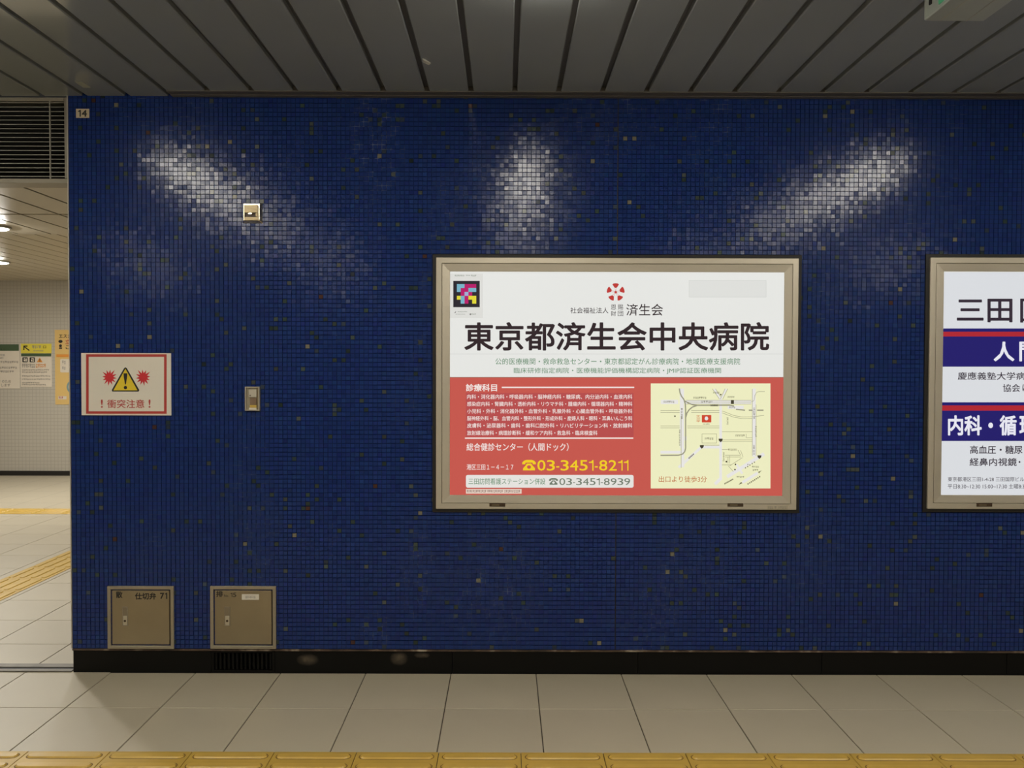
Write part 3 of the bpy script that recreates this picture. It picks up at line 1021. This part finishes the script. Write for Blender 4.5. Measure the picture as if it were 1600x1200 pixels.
# code sticker
st = flat([rect(702.5, 427.5, 754.5, 497)], 'code_sticker', A_STICK, panel1, L1)
flat([rect(708.2, 438.8, 749.6, 480)], 'code_ground', BK('code dark', 46, 42, 50), panel1, L2)
cxs = [713.9, 719.8, 725.8, 731.9, 737.8, 744.1]
cys = [443.9, 450, 456.1, 462.2, 468.1, 474.4]
codes = ['CCMMM', 'CMMCC', '.MLM.', 'YCMYY', '.CM.Y']
for ch, m in (('C', BK('code cyan', 124, 186, 208)), ('M', BK('code magenta', 190, 30, 110)), ('Y', BK('code yellow', 232, 222, 60)), ('L', BK('code lilac', 168, 180, 222))):
    for j in range(5):
        for i in range(5):
            if codes[j][i] == ch:
                flat([rect(cxs[i], cys[j], cxs[i + 1] + .05, cys[j + 1] + .05)], 'colour_cell', m, panel1, L3)
flat(scribble(710.5, 429.6, 726, 431.8, 7, 1) + scribble(728, 429.8, 735, 431, 3, 2) + scribble(736, 429.6, 744.5, 431.8, 4, 3)
     + scribble(715, 486.4, 730, 487.8, 9, 4) + scribble(712, 490.4, 727, 491.4, 8, 5) + scribble(735, 490, 744, 491.8, 5, 6), 'small_print', A_GREY, panel1, L2)
flat(stroke([(710.5, 489), (712.5, 486.8)], .9) + [[(733.5, 491), (735.5, 489.3), (735.5, 492.7)]], 'small_mark', A_BLACK, panel1, L2)
# pale strip sticker
flat([rect(1076.5, 438, 1197.5, 464.5)], 'pale_sticker', BK('sticker edge', 218, 220, 216), panel1, L1)
flat([rect(1077.3, 438.8, 1196.7, 463.7)], 'pale_sticker', A_STICK2, panel1, L2)
# five-petal emblem
ecx, ecy = 962, 456.6
pet, spk = [], []
for k in range(5):
    a = math.radians(-90 + 72 * k)
    w = math.radians(23)
    pts = []
    for i in range(7):
        b = a - w + 2 * w * i / 6
        rr = 14 if 0 < i < 6 else 13.2
        pts.append((ecx + rr * math.cos(b), ecy + rr * math.sin(b)))
    pts += [(ecx + 7.4 * math.cos(a + w * .62), ecy + 7.4 * math.sin(a + w * .62)), (ecx + 6.6 * math.cos(a), ecy + 6.6 * math.sin(a)), (ecx + 7.4 * math.cos(a - w * .62), ecy + 7.4 * math.sin(a - w * .62))]
    pet.append(pts)
    for s in (-.2, .2):
        spk += stroke([(ecx, ecy), (ecx + 7 * math.cos(a + s), ecy + 7 * math.sin(a + s))], .5)
A_EMB = BK('emblem red', 196, 62, 58)
for q_ in pet + [disc(ecx, ecy, 2)]:
    flat([q_], 'emblem_petal', A_EMB, panel1, L2)
flat(spk, 'emblem_spokes', BK('emblem pink', 222, 150, 150), panel1, L1)

text('社会福祉法人', (891.3, 480.4, 950.6, 489.6), A_BLACK, panel1, L1, .004)
text('恩', (954.6, 475.8, 962.6, 484), A_BLACK, panel1, L1)
text('賜', (965.4, 475.8, 973.6, 484), A_BLACK, panel1, L1)
text('財', (954.6, 485.8, 962.6, 494), A_BLACK, panel1, L1)
text('団', (965.4, 485.8, 973.6, 494), A_BLACK, panel1, L1)
text('済生会', (978.6, 474.8, 1035.8, 493.2), A_BLACK, panel1, L1, .006)
text('東京都済生会中央病院', (725.4, 503.2, 1202, 547.8), A_BLACK, panel1, L1, .022)
text('公的医療機関・救命救急センター・東京都認定がん診療病院・地域医療支援病院', (774, 559.6, 1156.5, 569.8), A_GREEN, panel1, L1, .002)
text('臨床研修指定病院・医療機能評価機構認定病院・JMIP認証医療機関', (802.8, 574.5, 1126.5, 584.5), A_GREEN, panel1, L1, .002)

flat([rect(728, 614, 990, 682.5)], 'deep_red_block', A_RED2, panel1, L2)
text('診療科目', (728, 599.8, 776.6, 611.5), A_WHITE, panel1, L2, .026)
flat([rect(784, 604.2, 991, 606.3)], 'white_rule', A_WHITE, panel1, L2)
flat([rect(726.5, 683.6, 989.5, 685.6)], 'white_rule', A_WHITE, panel1, L3)
rows_t = [
    ('内科・消化器内科・呼吸器内科・脳神経内科・糖尿病、内分泌内科・血液内科', 616.3, 623.6, 988),
    ('感染症内科・腎臓内科・透析内科・リウマチ科・腫瘍内科・循環器内科・精神科', 627.5, 634.8, 988),
    ('小児科・外科・消化器外科・血管外科・乳腺外科・心臓血管外科・呼吸器外科', 638.8, 646.1, 988),
    ('脳神経外科・脳、血管内科・整形外科・形成外科・産婦人科・眼科・耳鼻いんこう科', 650, 657.3, 988),
    ('皮膚科・泌尿器科・歯科・歯科口腔外科・リハビリテーション科・放射線科', 661.2, 668.5, 988),
    ('放射線治療科・病理診断科・緩和ケア内科・救急科・臨床検査科', 672.7, 680.1, 933.5)]
for s, y0, y1, x1 in rows_t:
    text(s, (729.8, y0, x1, y1), A_WHITE, panel1, L3, .012)
text('総合健診センター（人間ドック）', (729, 692.2, 888.5, 704.6), A_WHITE, panel1, L2, .012)
text('港区三田１－４－１７', (729.2, 725.3, 802, 734.2), A_WHITE, panel1, L2, .008)


def phone(x0, y0, x1, y1, m, hollow, parent, Y):
    """desk telephone mark: handset over a body with a round dial"""
    w, h_ = x1 - x0, y1 - y0
    X = lambda u: x0 + u * w
    Z = lambda v: y0 + v * h_
    hs = [(0, .42), (.0, .25), (.12, .08), (.3, 0), (.7, 0), (.88, .08), (1, .25), (1, .42), (.78, .42), (.76, .26), (.24, .26), (.22, .42)]
    body = [(.34, .34), (.66, .34), (.72, .48), (.94, .8), (.94, 1), (.06, 1), (.06, .8), (.28, .48)]
    flat([[(X(u), Z(v)) for u, v in hs], [(X(u), Z(v)) for u, v in body]], 'telephone_mark', m, parent, Y)
    flat([disc(X(.5), Z(.68), w * .15, 14, h_ * .17)], 'telephone_dial', hollow, parent, Y - .0005)


phone(816, 718.6, 837.2, 735, A_YEL, A_RED, panel1, L2)
number('03-3451-8211', (839.6, 718.9, 982.3, 735.4), A_YEL, panel1, L2, .008, .06)
flat([rrect(728, 742, 990, 762, 3)], 'white_box', BK('box white', 238, 236, 232), panel1, L2)
text('三田訪問看護ステーション併設', (732, 747.2, 852, 757), A_GREEN, panel1, L3, .002)
phone(857.8, 747, 871.8, 757.4, A_GREY, BK('box white', 238, 236, 232), panel1, L3)
number('03-3451-8939', (874, 747.2, 984.8, 758), A_GREY, panel1, L3, .002)
flat([rect(728, 764.2, 815, 771.3)], 'white_box', BK('label white', 236, 214, 200), panel1, L2)
flat(scribble(729.5, 765.8, 760, 769.6, 13, 31) + scribble(761.5, 765.8, 786, 769.6, 10, 32) + scribble(788, 765.8, 813, 769.6, 10, 33), 'small_print', BK('label ink', 130, 100, 90), panel1, L3)

# street map
flat([rect(1016.8, 599.2, 1203.8, 763.2)], 'map_ground', A_CREAM, panel1, L2)
mp_ = panel1
L4, L5 = L3 - .0006, L3 - .0012
lines = []
for a, b in (((1032, 641.4), (1062, 641.4)), ((1032, 644.5), (1062, 644.5)), ((1080, 641.4), (1124, 641.4)), ((1080, 644.5), (1124, 644.5)),
             ((1032, 665.6), (1062, 665.6)), ((1032, 668.6), (1062, 668.6)), ((1074, 665.6), (1124, 665.6)), ((1074, 668.6), (1124, 668.6)),
             ((1128, 674.6), (1176, 674.6)), ((1128, 687.3), (1176, 687.3)), ((1128, 689.7), (1176, 689.7)), ((1128, 702.5), (1137, 702.5)),
             ((1133, 711.3), (1157, 711.3)), ((1133, 714), (1158, 714)), ((1128, 726.3), (1143, 726.3)), ((1140, 712), (1140, 724)), ((1137.5, 714), (1137.5, 724)),
             ((1153, 703), (1157, 711)), ((1157, 703.5), (1161, 714)), ((1160, 715), (1140, 728)), ((1138, 728), (1146, 737)), ((1166, 678), (1166, 684)), ((1166, 684), (1175, 684)),
             ((1113, 607.5), (1124, 623.5)), ((1118, 607.5), (1126, 620)), ((1133, 607.5), (1125.5, 623.5)), ((1137, 607.5), (1129.5, 623.5)),
             ((1072, 625.4), (1174, 625.4)), ((1072, 631.2), (1174, 631.2)), ((1072, 628.2), (1174, 628.2)),
             ((1064.2, 650), (1064.2, 731)), ((1175.4, 608), (1175.4, 712)), ((1181.2, 632), (1181.2, 712))):
    lines += stroke([a, b], .75)
for pts in (((1128, 642), (1136, 645), (1147, 649.4), (1160, 651.6), (1176, 651.2), (1194, 649)), ((1128, 645), (1136, 648), (1147, 652), (1160, 654), (1176, 653.8)),
            ((1174, 628), (1178, 626), (1179.6, 618), (1182, 613), (1186, 611.8), (1195, 611.8))):
    lines += stroke(list(pts), .75)
road = []
road += stroke([(1065.5, 607), (1065.5, 700)], 6.4) + stroke([(1067, 700), (1067, 730)], 4.5)
road += stroke([(1071, 626.8), (1174, 626.8)], 2.2) + stroke([(1071, 629.8), (1174, 629.8)], 2.2)
road += stroke([(1032, 706.6), (1064, 706.6)], 4.2)
road += stroke([(1126, 622), (1126, 750)], 4.2)
road += stroke([(1178.3, 607), (1178.3, 714)], 5)
road += stroke([(1060.5, 730.5), (1096, 698.5)], 4.2) + stroke([(1096, 698.6), (1124, 698.6)], 4)
road += stroke([(1117, 756.5), (1127, 747)], 5) + stroke([(1136, 745), (1194, 709)], 5.5) + stroke([(1151, 726), (1160, 740)], 3.5)
road += stroke([(1160, 754), (1184, 739)], 4.5) + stroke([(1116, 608), (1125, 622)], 3) + stroke([(1135, 608), (1127, 622)], 3)
road += [rect(1032.5, 624.6, 1059.5, 631.4), rect(1092, 624.8, 1118, 631), rect(1069, 682, 1073, 688), rect(1137, 634, 1162, 639)]
rail = []
for pts in (((1061.5, 607), (1062.5, 614), (1065, 619.5), (1068.5, 624), (1070.8, 631), (1071.3, 640), (1071.3, 700), (1070, 705.5), (1066.5, 709.5), (1060, 711.3), (1032, 711.5)),
            ((1070, 626.5), (1076, 630), (1083, 632.6), (1090, 633.4), (1140, 633.2), (1147, 634.4)), ((1071.5, 652), (1073.2, 645.5), (1077, 640), (1082, 636), (1089, 633.6)),
            ((1150, 639.5), (1164, 641)), ((1170, 641), (1176, 641)), ((1183, 641), (1193, 641))):
    rail += stroke(list(pts), 1.9)
flat(road, 'map_roads', A_ROAD, mp_, L3)
flat(lines, 'map_lines', A_LINE, mp_, L4)
flat(rail, 'map_railway', A_RAIL, mp_, L5)
flat([rect(1096.6, 677.6, 1120, 678.3), rect(1096.6, 691.8, 1120, 692.5), rect(1096.6, 677.6, 1097.3, 692.5), rect(1119.3, 677.6, 1120, 692.5)], 'map_lines', A_LINE, mp_, L4)
flat([rrect(1096.6, 648.4, 1111.4, 660, .8)], 'map_hospital_mark', BK('map red', 214, 74, 52), mp_, L5)
flat([disc(1103.8, 654, 2.8), rect(1102.2, 650.8, 1105.4, 652)], 'map_hospital_emblem', A_ROAD, mp_, L5 - .0006)
flat(scribble(1088, 649, 1094, 660, 4, 51, True), 'map_print', BK('map orange', 222, 160, 110), mp_, L4)
sh = []
for cx_, cy_ in ((1096.6, 698), (1126, 688), (1186.6, 714)):
    sh.append([(cx_ - 3.2, cy_ - 2.6), (cx_ + 3.2, cy_ - 2.6), (cx_ + 2.8, cy_ + .4), (cx_, cy_ + 3.2), (cx_ - 2.8, cy_ + .4)])
sh += [rect(1142, 625, 1146.8, 631), disc(1126.2, 616.6, 1.2), disc(1135, 721.3, 1.4), disc(1149.2, 725.6, 1.3), disc(1148.4, 733.7, 1.3), disc(1054.6, 650.3, 1.2), disc(1168.6, 725.6, .8)]
sh += stroke([(1096.5, 695.5), (1124, 695.5)], .6)
sh += stroke([(1110, 633.4), (1122, 633.4)], 2.4)
flat(sh, 'map_marks', A_DARK, mp_, L5)
tx_ = scribble(1083.5, 620, 1104, 623, 7, 40) + scribble(1037, 626.4, 1054, 629.4, 6, 41) + scribble(1095.5, 626.4, 1114, 629.2, 5, 42) + scribble(1064, 638, 1066.6, 656, 4, 43, True)
tx_ += scribble(1114.5, 612, 1124.5, 614.8, 4, 44) + scribble(1137, 618.8, 1148, 621.8, 4, 45) + scribble(1139.5, 635.4, 1149, 638, 4, 46) + scribble(1135.8, 652, 1138.2, 664, 5, 47, True)
tx_ += scribble(1177, 637, 1179.6, 655, 4, 48, True) + scribble(1180, 666, 1182.4, 683, 6, 49, True) + scribble(1149.5, 679, 1164, 682, 5, 50) + scribble(1101.5, 683.5, 1115, 686.8, 4, 52)
tx_ += scribble(1061, 671, 1063, 697, 7, 53, True) + scribble(1137.5, 701, 1152, 704, 6, 54) + scribble(1129.7, 707, 1132, 721.5, 5, 55, True) + scribble(1176.8, 695, 1179.3, 711, 4, 56, True)
tx_ += scribble(1175, 728, 1186, 730.6, 4, 57) + scribble(1176, 733, 1185, 735.6, 3, 58) + scribble(1151, 744, 1163, 746.4, 5, 59) + scribble(1098.5, 661.8, 1109, 663.6, 5, 60)
for i in range(8):
    tx_.append(rect(1132 + i * 1.75, 754.5 - i * .95, 1133.3 + i * 1.75, 756.8 - i * .95))
    tx_.append(rect(1168 + i * 2.6, 755 - i * 1.6, 1169.6 + i * 2.6, 757.2 - i * 1.6))
for i in range(5):
    tx_.append(rect(1076 + i * 1.7, 714.5 - i * 1.5, 1077.4 + i * 1.7, 717 - i * 1.5))
    tx_.append(rect(1164 + i * 3.5, 730 - i * 2.2, 1165.5 + i * 3.5, 732 - i * 2.2))
tx_ += [[(1154, 757.5), (1158, 753), (1160, 755)], [(1190, 735), (1186, 739.5), (1184.6, 737.4)]]
flat(tx_, 'map_print', BK('map ink', 112, 108, 80), mp_, L5 - .0004)
text('出口より徒歩3分', (1029.4, 743.8, 1104.4, 753.6), A_ORANGE, mp_, L3, .004)
# serial number strip on the frame
FYF = -.0228
flat([rect(1199, 790, 1231, 796)], 'serial_strip', mat('serial strip', (.5, .44, .33), .5), box1, FYF)
flat(scribble(1200.5, 791.2, 1208, 795, 3, 71) + scribble(1210, 791.2, 1214, 795, 1, 72) + scribble(1216.5, 791.2, 1229, 795, 5, 73), 'small_print', M_INKGREY, box1, FYF - .0005)

# second advert, cut by the photo edge
box2, panel2 = lightbox('advert_lightbox', 'backlit clinic advert with navy and red bands, cut off by the photo edge', 1439.8, 1439.8 + 575.5, (1538, 1910), (1464.6, 426, 1464.6 + 522.5, 776))
B_NAVY = BK('print navy', 40, 34, 112)
B_RED = BK('print band red', 182, 44, 54)
B_TEXT = BK('print charcoal', 56, 46, 58)
B_WHITE = BK('print cool white', 240, 240, 252)
B_GROUND = BK('panel cool white', 226, 229, 234)
flat([rect(1464, 425.4, 1464.6 + 523.1, 776.6)], 'white_ground', B_GROUND, panel2, PY - .0003)
X9 = 1464.6 + 523
for y0_, y1_, nm, m_, l_ in ((513.2, 573, 'navy_band', B_NAVY, L1), (628.6, 689, 'navy_band', B_NAVY, L1), (518.3, 525.8, 'red_rule', B_RED, L2), (633.4, 641.6, 'red_rule', B_RED, L2)):
    flat([rect(1464, y0_, X9, y1_)], nm, m_, panel2, l_)
text('三田', (1495, 466.8, 1582, 503.6), B_TEXT, panel2, L1, .018)
text('国', (1594, 466.6, 1631, 504), B_TEXT, panel2, L1, .018)
text('人', (1552.6, 533.8, 1585, 564.6), B_WHITE, panel2, L2, .026)
text('間', (1592.6, 533.8, 1623, 564.6), B_WHITE, panel2, L2, .026)
text('慶應義塾大学病', (1496.5, 581.3, 1602, 593.5), B_TEXT, panel2, L1, .012)
text('協会', (1566.8, 600, 1594, 612.3), B_TEXT, panel2, L1, .012)
text('け', (1597.5, 600.4, 1609, 612), B_TEXT, panel2, L1, .012)
text('内科・循', (1481.2, 648.9, 1588.5, 680.6), B_WHITE, panel2, L2, .030)
text('環', (1592.6, 648.9, 1622, 680.6), B_WHITE, panel2, L2, .030)
text('高血圧・糖尿', (1515.6, 696.2, 1597.8, 709.2), B_TEXT, panel2, L1, .014)
text('経鼻内視鏡', (1515, 715.6, 1588.6, 728), B_TEXT, panel2, L1, .014)
text('・', (1591.5, 720.3, 1594.5, 723.3), B_TEXT, panel2, L1, .02)
text('東京都港区三田1-4-28 三田国際ビル', (1481, 745.3, 1600, 752.4), B_TEXT, panel2, L1, .003)
text('平日8:30~12:30 15:00~17:30 土曜8:3', (1480.8, 756, 1600.5, 763.7), B_TEXT, panel2, L1, .003)

# ------------------------------------------------------------------ things fixed to the blue wall
TY = -0.0045
# collision warning sheet (the two cartoon figures are left out)
cs = sheet('warning_sign', 'white collision warning sheet with red border and yellow triangle on the blue wall', 'sign', (127.6, 552, 267, 648.8), M_PAPER, TY - .003, .003)
SY = TY - .0036
flat([rect(134.4, 553.4, 260.4, 557.6), rect(134.4, 642.6, 260.4, 646.6), rect(134.4, 557.6, 138.6, 642.6), rect(256.3, 557.6, 260.4, 642.6)], 'red_border', M_INKR, cs, SY)
flat([[(196, 573.8), (198.2, 575.4), (217.6, 609.4), (216.6, 611.8), (175.4, 611.8), (174.6, 609.4), (193.8, 575.4)]], 'triangle_outline', M_INKK, cs, SY)
flat([[(196, 576.2), (214.8, 610), (177.2, 610)]], 'yellow_triangle', M_INKY, cs, SY - .0005)
flat([[(193, 583.2), (199, 583.2), (198.8, 588), (196.7, 600.6), (195.3, 600.6), (193.2, 588)], disc(196, 605.6, 2.7)], 'exclamation', M_INKK, cs, SY - .001)


def burst(cx, cy, seed, flip):
    r_ = random.Random(seed)
    pts = []
    nsp = 12
    for i in range(nsp * 2):
        a = math.pi * i / nsp + .13
        rad = (r_.uniform(11.5, 14.8) if i % 2 == 0 else 6.6)
        x_ = rad * math.cos(a) * flip
        pts.append((cx + x_ * .95, cy + rad * math.sin(a)))
    return pts


flat([burst(170.8, 589.6, 3, 1)], 'red_burst', M_INKR2, cs, SY)
flat([burst(223.8, 589.6, 3, -1)], 'red_burst', M_INKR2, cs, SY)
text('衝突注意', (167.4, 624.3, 225.6, 637.6), M_INKR, cs, SY, .010)
text('!', (157.6, 624.2, 160.6, 637), M_INKR, cs, SY, .008)
text('!', (232.2, 624.2, 235.2, 637), M_INKR, cs, SY, .008)

# number plate
npz = sheet('number_plate', 'small cream number plate reading 14 at the top left corner of the blue wall', 'sign', (118.8, 170, 139.2, 184), mat('plate cream', (.62, .52, .36), .5), TY - .002, .002)
number('14', (121.8, 171.8, 136, 182.4), M_INKK, npz, TY - .0028, .028, .14)


# hatches
def hatch(name, label, x0, y0, x1, y1, hx0, hx1):
    p, q = W(x0, y1, 0), W(x1, y0, 0)
    t = root(name, ((p.x + q.x) / 2, 0, p.z), label, 'access hatch', 'steel hatches low on the blue wall')
    MB().frame(p.x, q.x, p.z, q.z, .0155, -.012, .01).obj('frame', M_STEELF, t, .0015)
    MB().box(p.x + .014, q.x - .014, -.002, .01, p.z + .014, q.z - .014).obj('shadow_gap', M_BLACK, t)
    d = MB().box(p.x + .0215, q.x - .0215, -.0095, .004, p.z + .0215, q.z - .0215).obj('door', M_STEEL, t, .0015)
    a, b = W(hx0, 978, -.010), W(hx1, 948, -.010)
    MB().frame(a.x, b.x, a.z, b.z, .003, -.0125, -.006).obj('handle_rim', M_STEELF, d, .0006)
    MB().box(a.x + .003, b.x - .003, -.0106, -.006, a.z + .003, b.z - .003).obj('lever_recess', mat('lever recess', (.30, .25, .18), .4, .6), d)
    zc = a.z + (b.z - a.z) * .40
    MB().box(a.x + .004, b.x - .004, -.0128, -.006, a.z + .004, zc + .012).obj('flush_lever', mat('flush lever', (.62, .57, .47), .35, .7), d, .001)
    lk = MB(); cx_, cz_ = (a.x + b.x) / 2, a.z + (b.z - a.z) * .27
    lk.plate([(cx_ + .0055 * math.cos(2 * math.pi * i / 14), cz_ + .0055 * math.sin(2 * math.pi * i / 14)) for i in range(14)], -.0140, -.010)
    lk.obj('key_cylinder', M_DARKBROWN, d)
    return t, d


h1, d1 = hatch('access_hatch', 'steel access hatch lettered 71, nearer the passage', 169.8, 915.2, 272.6, 1012.8, 191.4, 199.8)
text('散', (181, 924, 191.4, 934.4), M_INKK, d1, -.0102, .030)
text('仕切弁', (210.8, 926, 244, 936.8), M_INKK, d1, -.0102, .032)
number('71', (250, 926.2, 261.5, 935.8), M_INKK, d1, -.0102, .035, .15)
h2, d2 = hatch('access_hatch', 'steel access hatch numbered 15 with a small white label, above the kick grille', 329.8, 915.2, 432, 1012.8, 350.8, 359.6)
text('排', (337.6, 923.2, 348.2, 932.8), M_INKK, d2, -.0102, .03)
text('No.', (350.2, 929, 357.4, 932.6), M_INKK, d2, -.0102, .006)
number('15', (360, 926.2, 369.4, 932.8), M_INKK, d2, -.0102, .006)
flat([rect(377.8, 928.4, 404.6, 937.2)], 'white_label', M_PAPER, d2, -.0102)
flat(scribble(383, 930.8, 400, 934.8, 4, 81), 'small_print', M_INKGREY, d2, -.0107)

# square steel outlet with a slot
p, q = W(379.8, 349.8, 0), W(411, 317.8, 0)
ko = root('wall_outlet', ((p.x + q.x) / 2, 0, p.z), 'square polished steel outlet box with a dark slot, high on the blue wall', 'outlet')
mb = MB()
ax, bx, az, bz2 = p.x, q.x, p.z, q.z
o_ = [(ax, az), (bx, az), (bx, bz2), (ax, bz2)]
i_ = [(ax + .008, az + .012), (bx - .012, az + .012), (bx - .012, bz2 - .004), (ax + .008, bz2 - .004)]
mb.v = [(x, -.003, z) for x, z in o_] + [(x, -.020, z) for x, z in i_] + [(x, .004, z) for x, z in o_]
mb.f = [(4, 5, 6, 7)] + [(k, (k + 1) % 4, 4 + (k + 1) % 4, 4 + k) for k in range(4)] + [(k, 8 + k, 8 + (k + 1) % 4, (k + 1) % 4) for k in range(4)]
mb.obj('bevelled_plate', M_CHROME, ko, .0015)
sx0, sx1 = W(382.3, 330, -.02).x, W(400.3, 330, -.02).x
mb = MB()
zt_, zm, zl, zb_ = W(390, 320.2, -.03).z, W(390, 332.4, -.03).z, W(390, 338.8, -.03).z, W(390, 344.5, -.03).z
mb.box(sx0, sx1 + .010, -.032, -.018, zm, zt_).box(sx0, sx1 + .010, -.032, -.018, zb_, zl).box(sx0, sx0 + .004, -.032, -.018, zl, zm).box(sx1, sx1 + .010, -.032, -.018, zl, zm)
mb.obj('cover', M_BRASSY, ko, .0012)
MB().box(sx0, sx1, -.022, -.018, zl, zm).obj('slot', mat('slot brown', (.10, .07, .05), .4), ko)
kb = MB(); c = W(391, 333.8, -.03)
kb.plate([(c.x + .0105 * math.cos(t_), c.z + .0045 * math.sin(t_)) for t_ in [2 * math.pi * i / 14 for i in range(14)]], -.034, -.020)
kb.obj('lip', M_CHROME, ko, .0012)

# slim steel holder
p, q = W(384.6, 641.4, 0), W(407, 604, 0)
kh = root('wall_holder', ((p.x + q.x) / 2, 0, p.z), 'slim upright steel holder with a small window, at mid height on the blue wall', 'holder')
MB().box(p.x, q.x, -.010, .004, p.z, q.z).obj('back_plate', M_STEELF, kh, .0012)
MB().frame(p.x, q.x, p.z, q.z, .005, -.020, -.008).obj('rim', mat('holder rim', (.60, .55, .45), .35, .6), kh, .001)
a, b = W(388.5, 620.6, -.016), W(401, 608.6, -.016)
MB().box(a.x, b.x, -.017, -.008, a.z, b.z).obj('upper_cover', mat('holder cover', (.60, .55, .46), .4, .4), kh, .001)
a, b = W(390.5, 633, -.014), W(400.6, 621.8, -.014)
MB().box(a.x, b.x, -.013, -.008, a.z, b.z).obj('dark_window', mat('holder window', (.22, .15, .10), .2), kh, .0008)
a, b = W(390.2, 637, -.015), W(400.6, 633, -.015)
MB().box(a.x, b.x, -.015, -.008, a.z, b.z).obj('yellow_tab', mat('holder tab', (.62, .42, .08), .4), kh, .0008)
a, b = W(389, 640.2, -.015), W(400.6, 637.2, -.015)
MB().box(a.x, b.x, -.016, -.008, a.z, b.z).obj('bright_lip', M_PAPER, kh, .0008)
a, b = W(402, 640, -.015), W(405.2, 607.5, -.015)
MB().box(a.x, b.x, -.017, -.008, a.z, b.z).obj('side_rail', M_BRASSY, kh, .0008)
c = W(391, 617.9, -.017)
sc_ = MB(); sc_.plate([(c.x + .0026 * math.cos(2 * math.pi * i / 10), c.z + .0026 * math.sin(2 * math.pi * i / 10)) for i in range(10)], -.0185, -.016)
sc_.obj('screw', M_DARKBROWN, kh)

# ------------------------------------------------------------------ on the hall ceiling
zs = CEIL - .105
a = G(1443.5, 33, zs)
bR = G(1537.5, 33, zs)
sgn = root('ceiling_sign', ((a.x + bR.x) / 2, a.y, zs), 'pale boxy ceiling sign with a green side face, seen from below', 'sign')
sy1, sy0, sx0, sx1 = a.y, a.y - 1.0, a.x, bR.x
MB().box(sx0, sx1, sy0, sy1, zs, CEIL - .001).obj('housing', M_SIGNBOX, sgn, .003)
w3 = sx1 - sx0
for f_ in (.26, .70):
    MB().box(sx0 + w3 * f_, sx0 + w3 * f_ + .003, sy0 + .01, sy1 - .002, zs - .0006, zs + .002).obj('seam', mat('sign seam', (.34, .32, .26), .5), sgn)
for xx, s in ((sx0, -1), (sx1, 1)):
    MB().box(min(xx, xx + s * .004), max(xx, xx + s * .004), sy0 + .05, sy1 - .10, zs + .012, CEIL - .012).obj('green_face', mat('sign green', (.06, .30, .14), .4, emit=.25), sgn)
    MB().box(min(xx, xx + s * .0045), max(xx, xx + s * .0045), sy1 - .052, sy1 - .040, zs + .035, CEIL - .004).obj('dark_slot', M_BLACK, sgn)

p = G(130, 132.5, CEIL)
tag(MB().box(p.x - .017, p.x + .017, p.y - .035, p.y + .035, CEIL - .0015, CEIL + .001).obj('ceiling_sticker', mat('sticker beige', (.33, .33, .25), .5)),
    'small square beige sticker on the ceiling near the number 14 plate', 'sticker')
p0 = [G(x, y, CEIL) for x, y in ((660, 91), (664, 92.5), (673, 98), (670, 99), (662, 97), (660, 94))]
ch = MB()
nn = len(p0)
ch.v = [(p.x, p.y, CEIL + .001) for p in p0] + [(p.x, p.y, CEIL - .003 - .004 * (i % 2)) for i, p in enumerate(p0)]
ch.f = [tuple(range(nn)), tuple(range(2 * nn - 1, nn - 1, -1))] + [(i, (i + 1) % nn, nn + (i + 1) % nn, nn + i) for i in range(nn)]
tag(ch.obj('tape_scrap', mat('tape scrap', (.50, .49, .44), .6)), 'torn pale scrap of tape on a ceiling joint', 'tape')
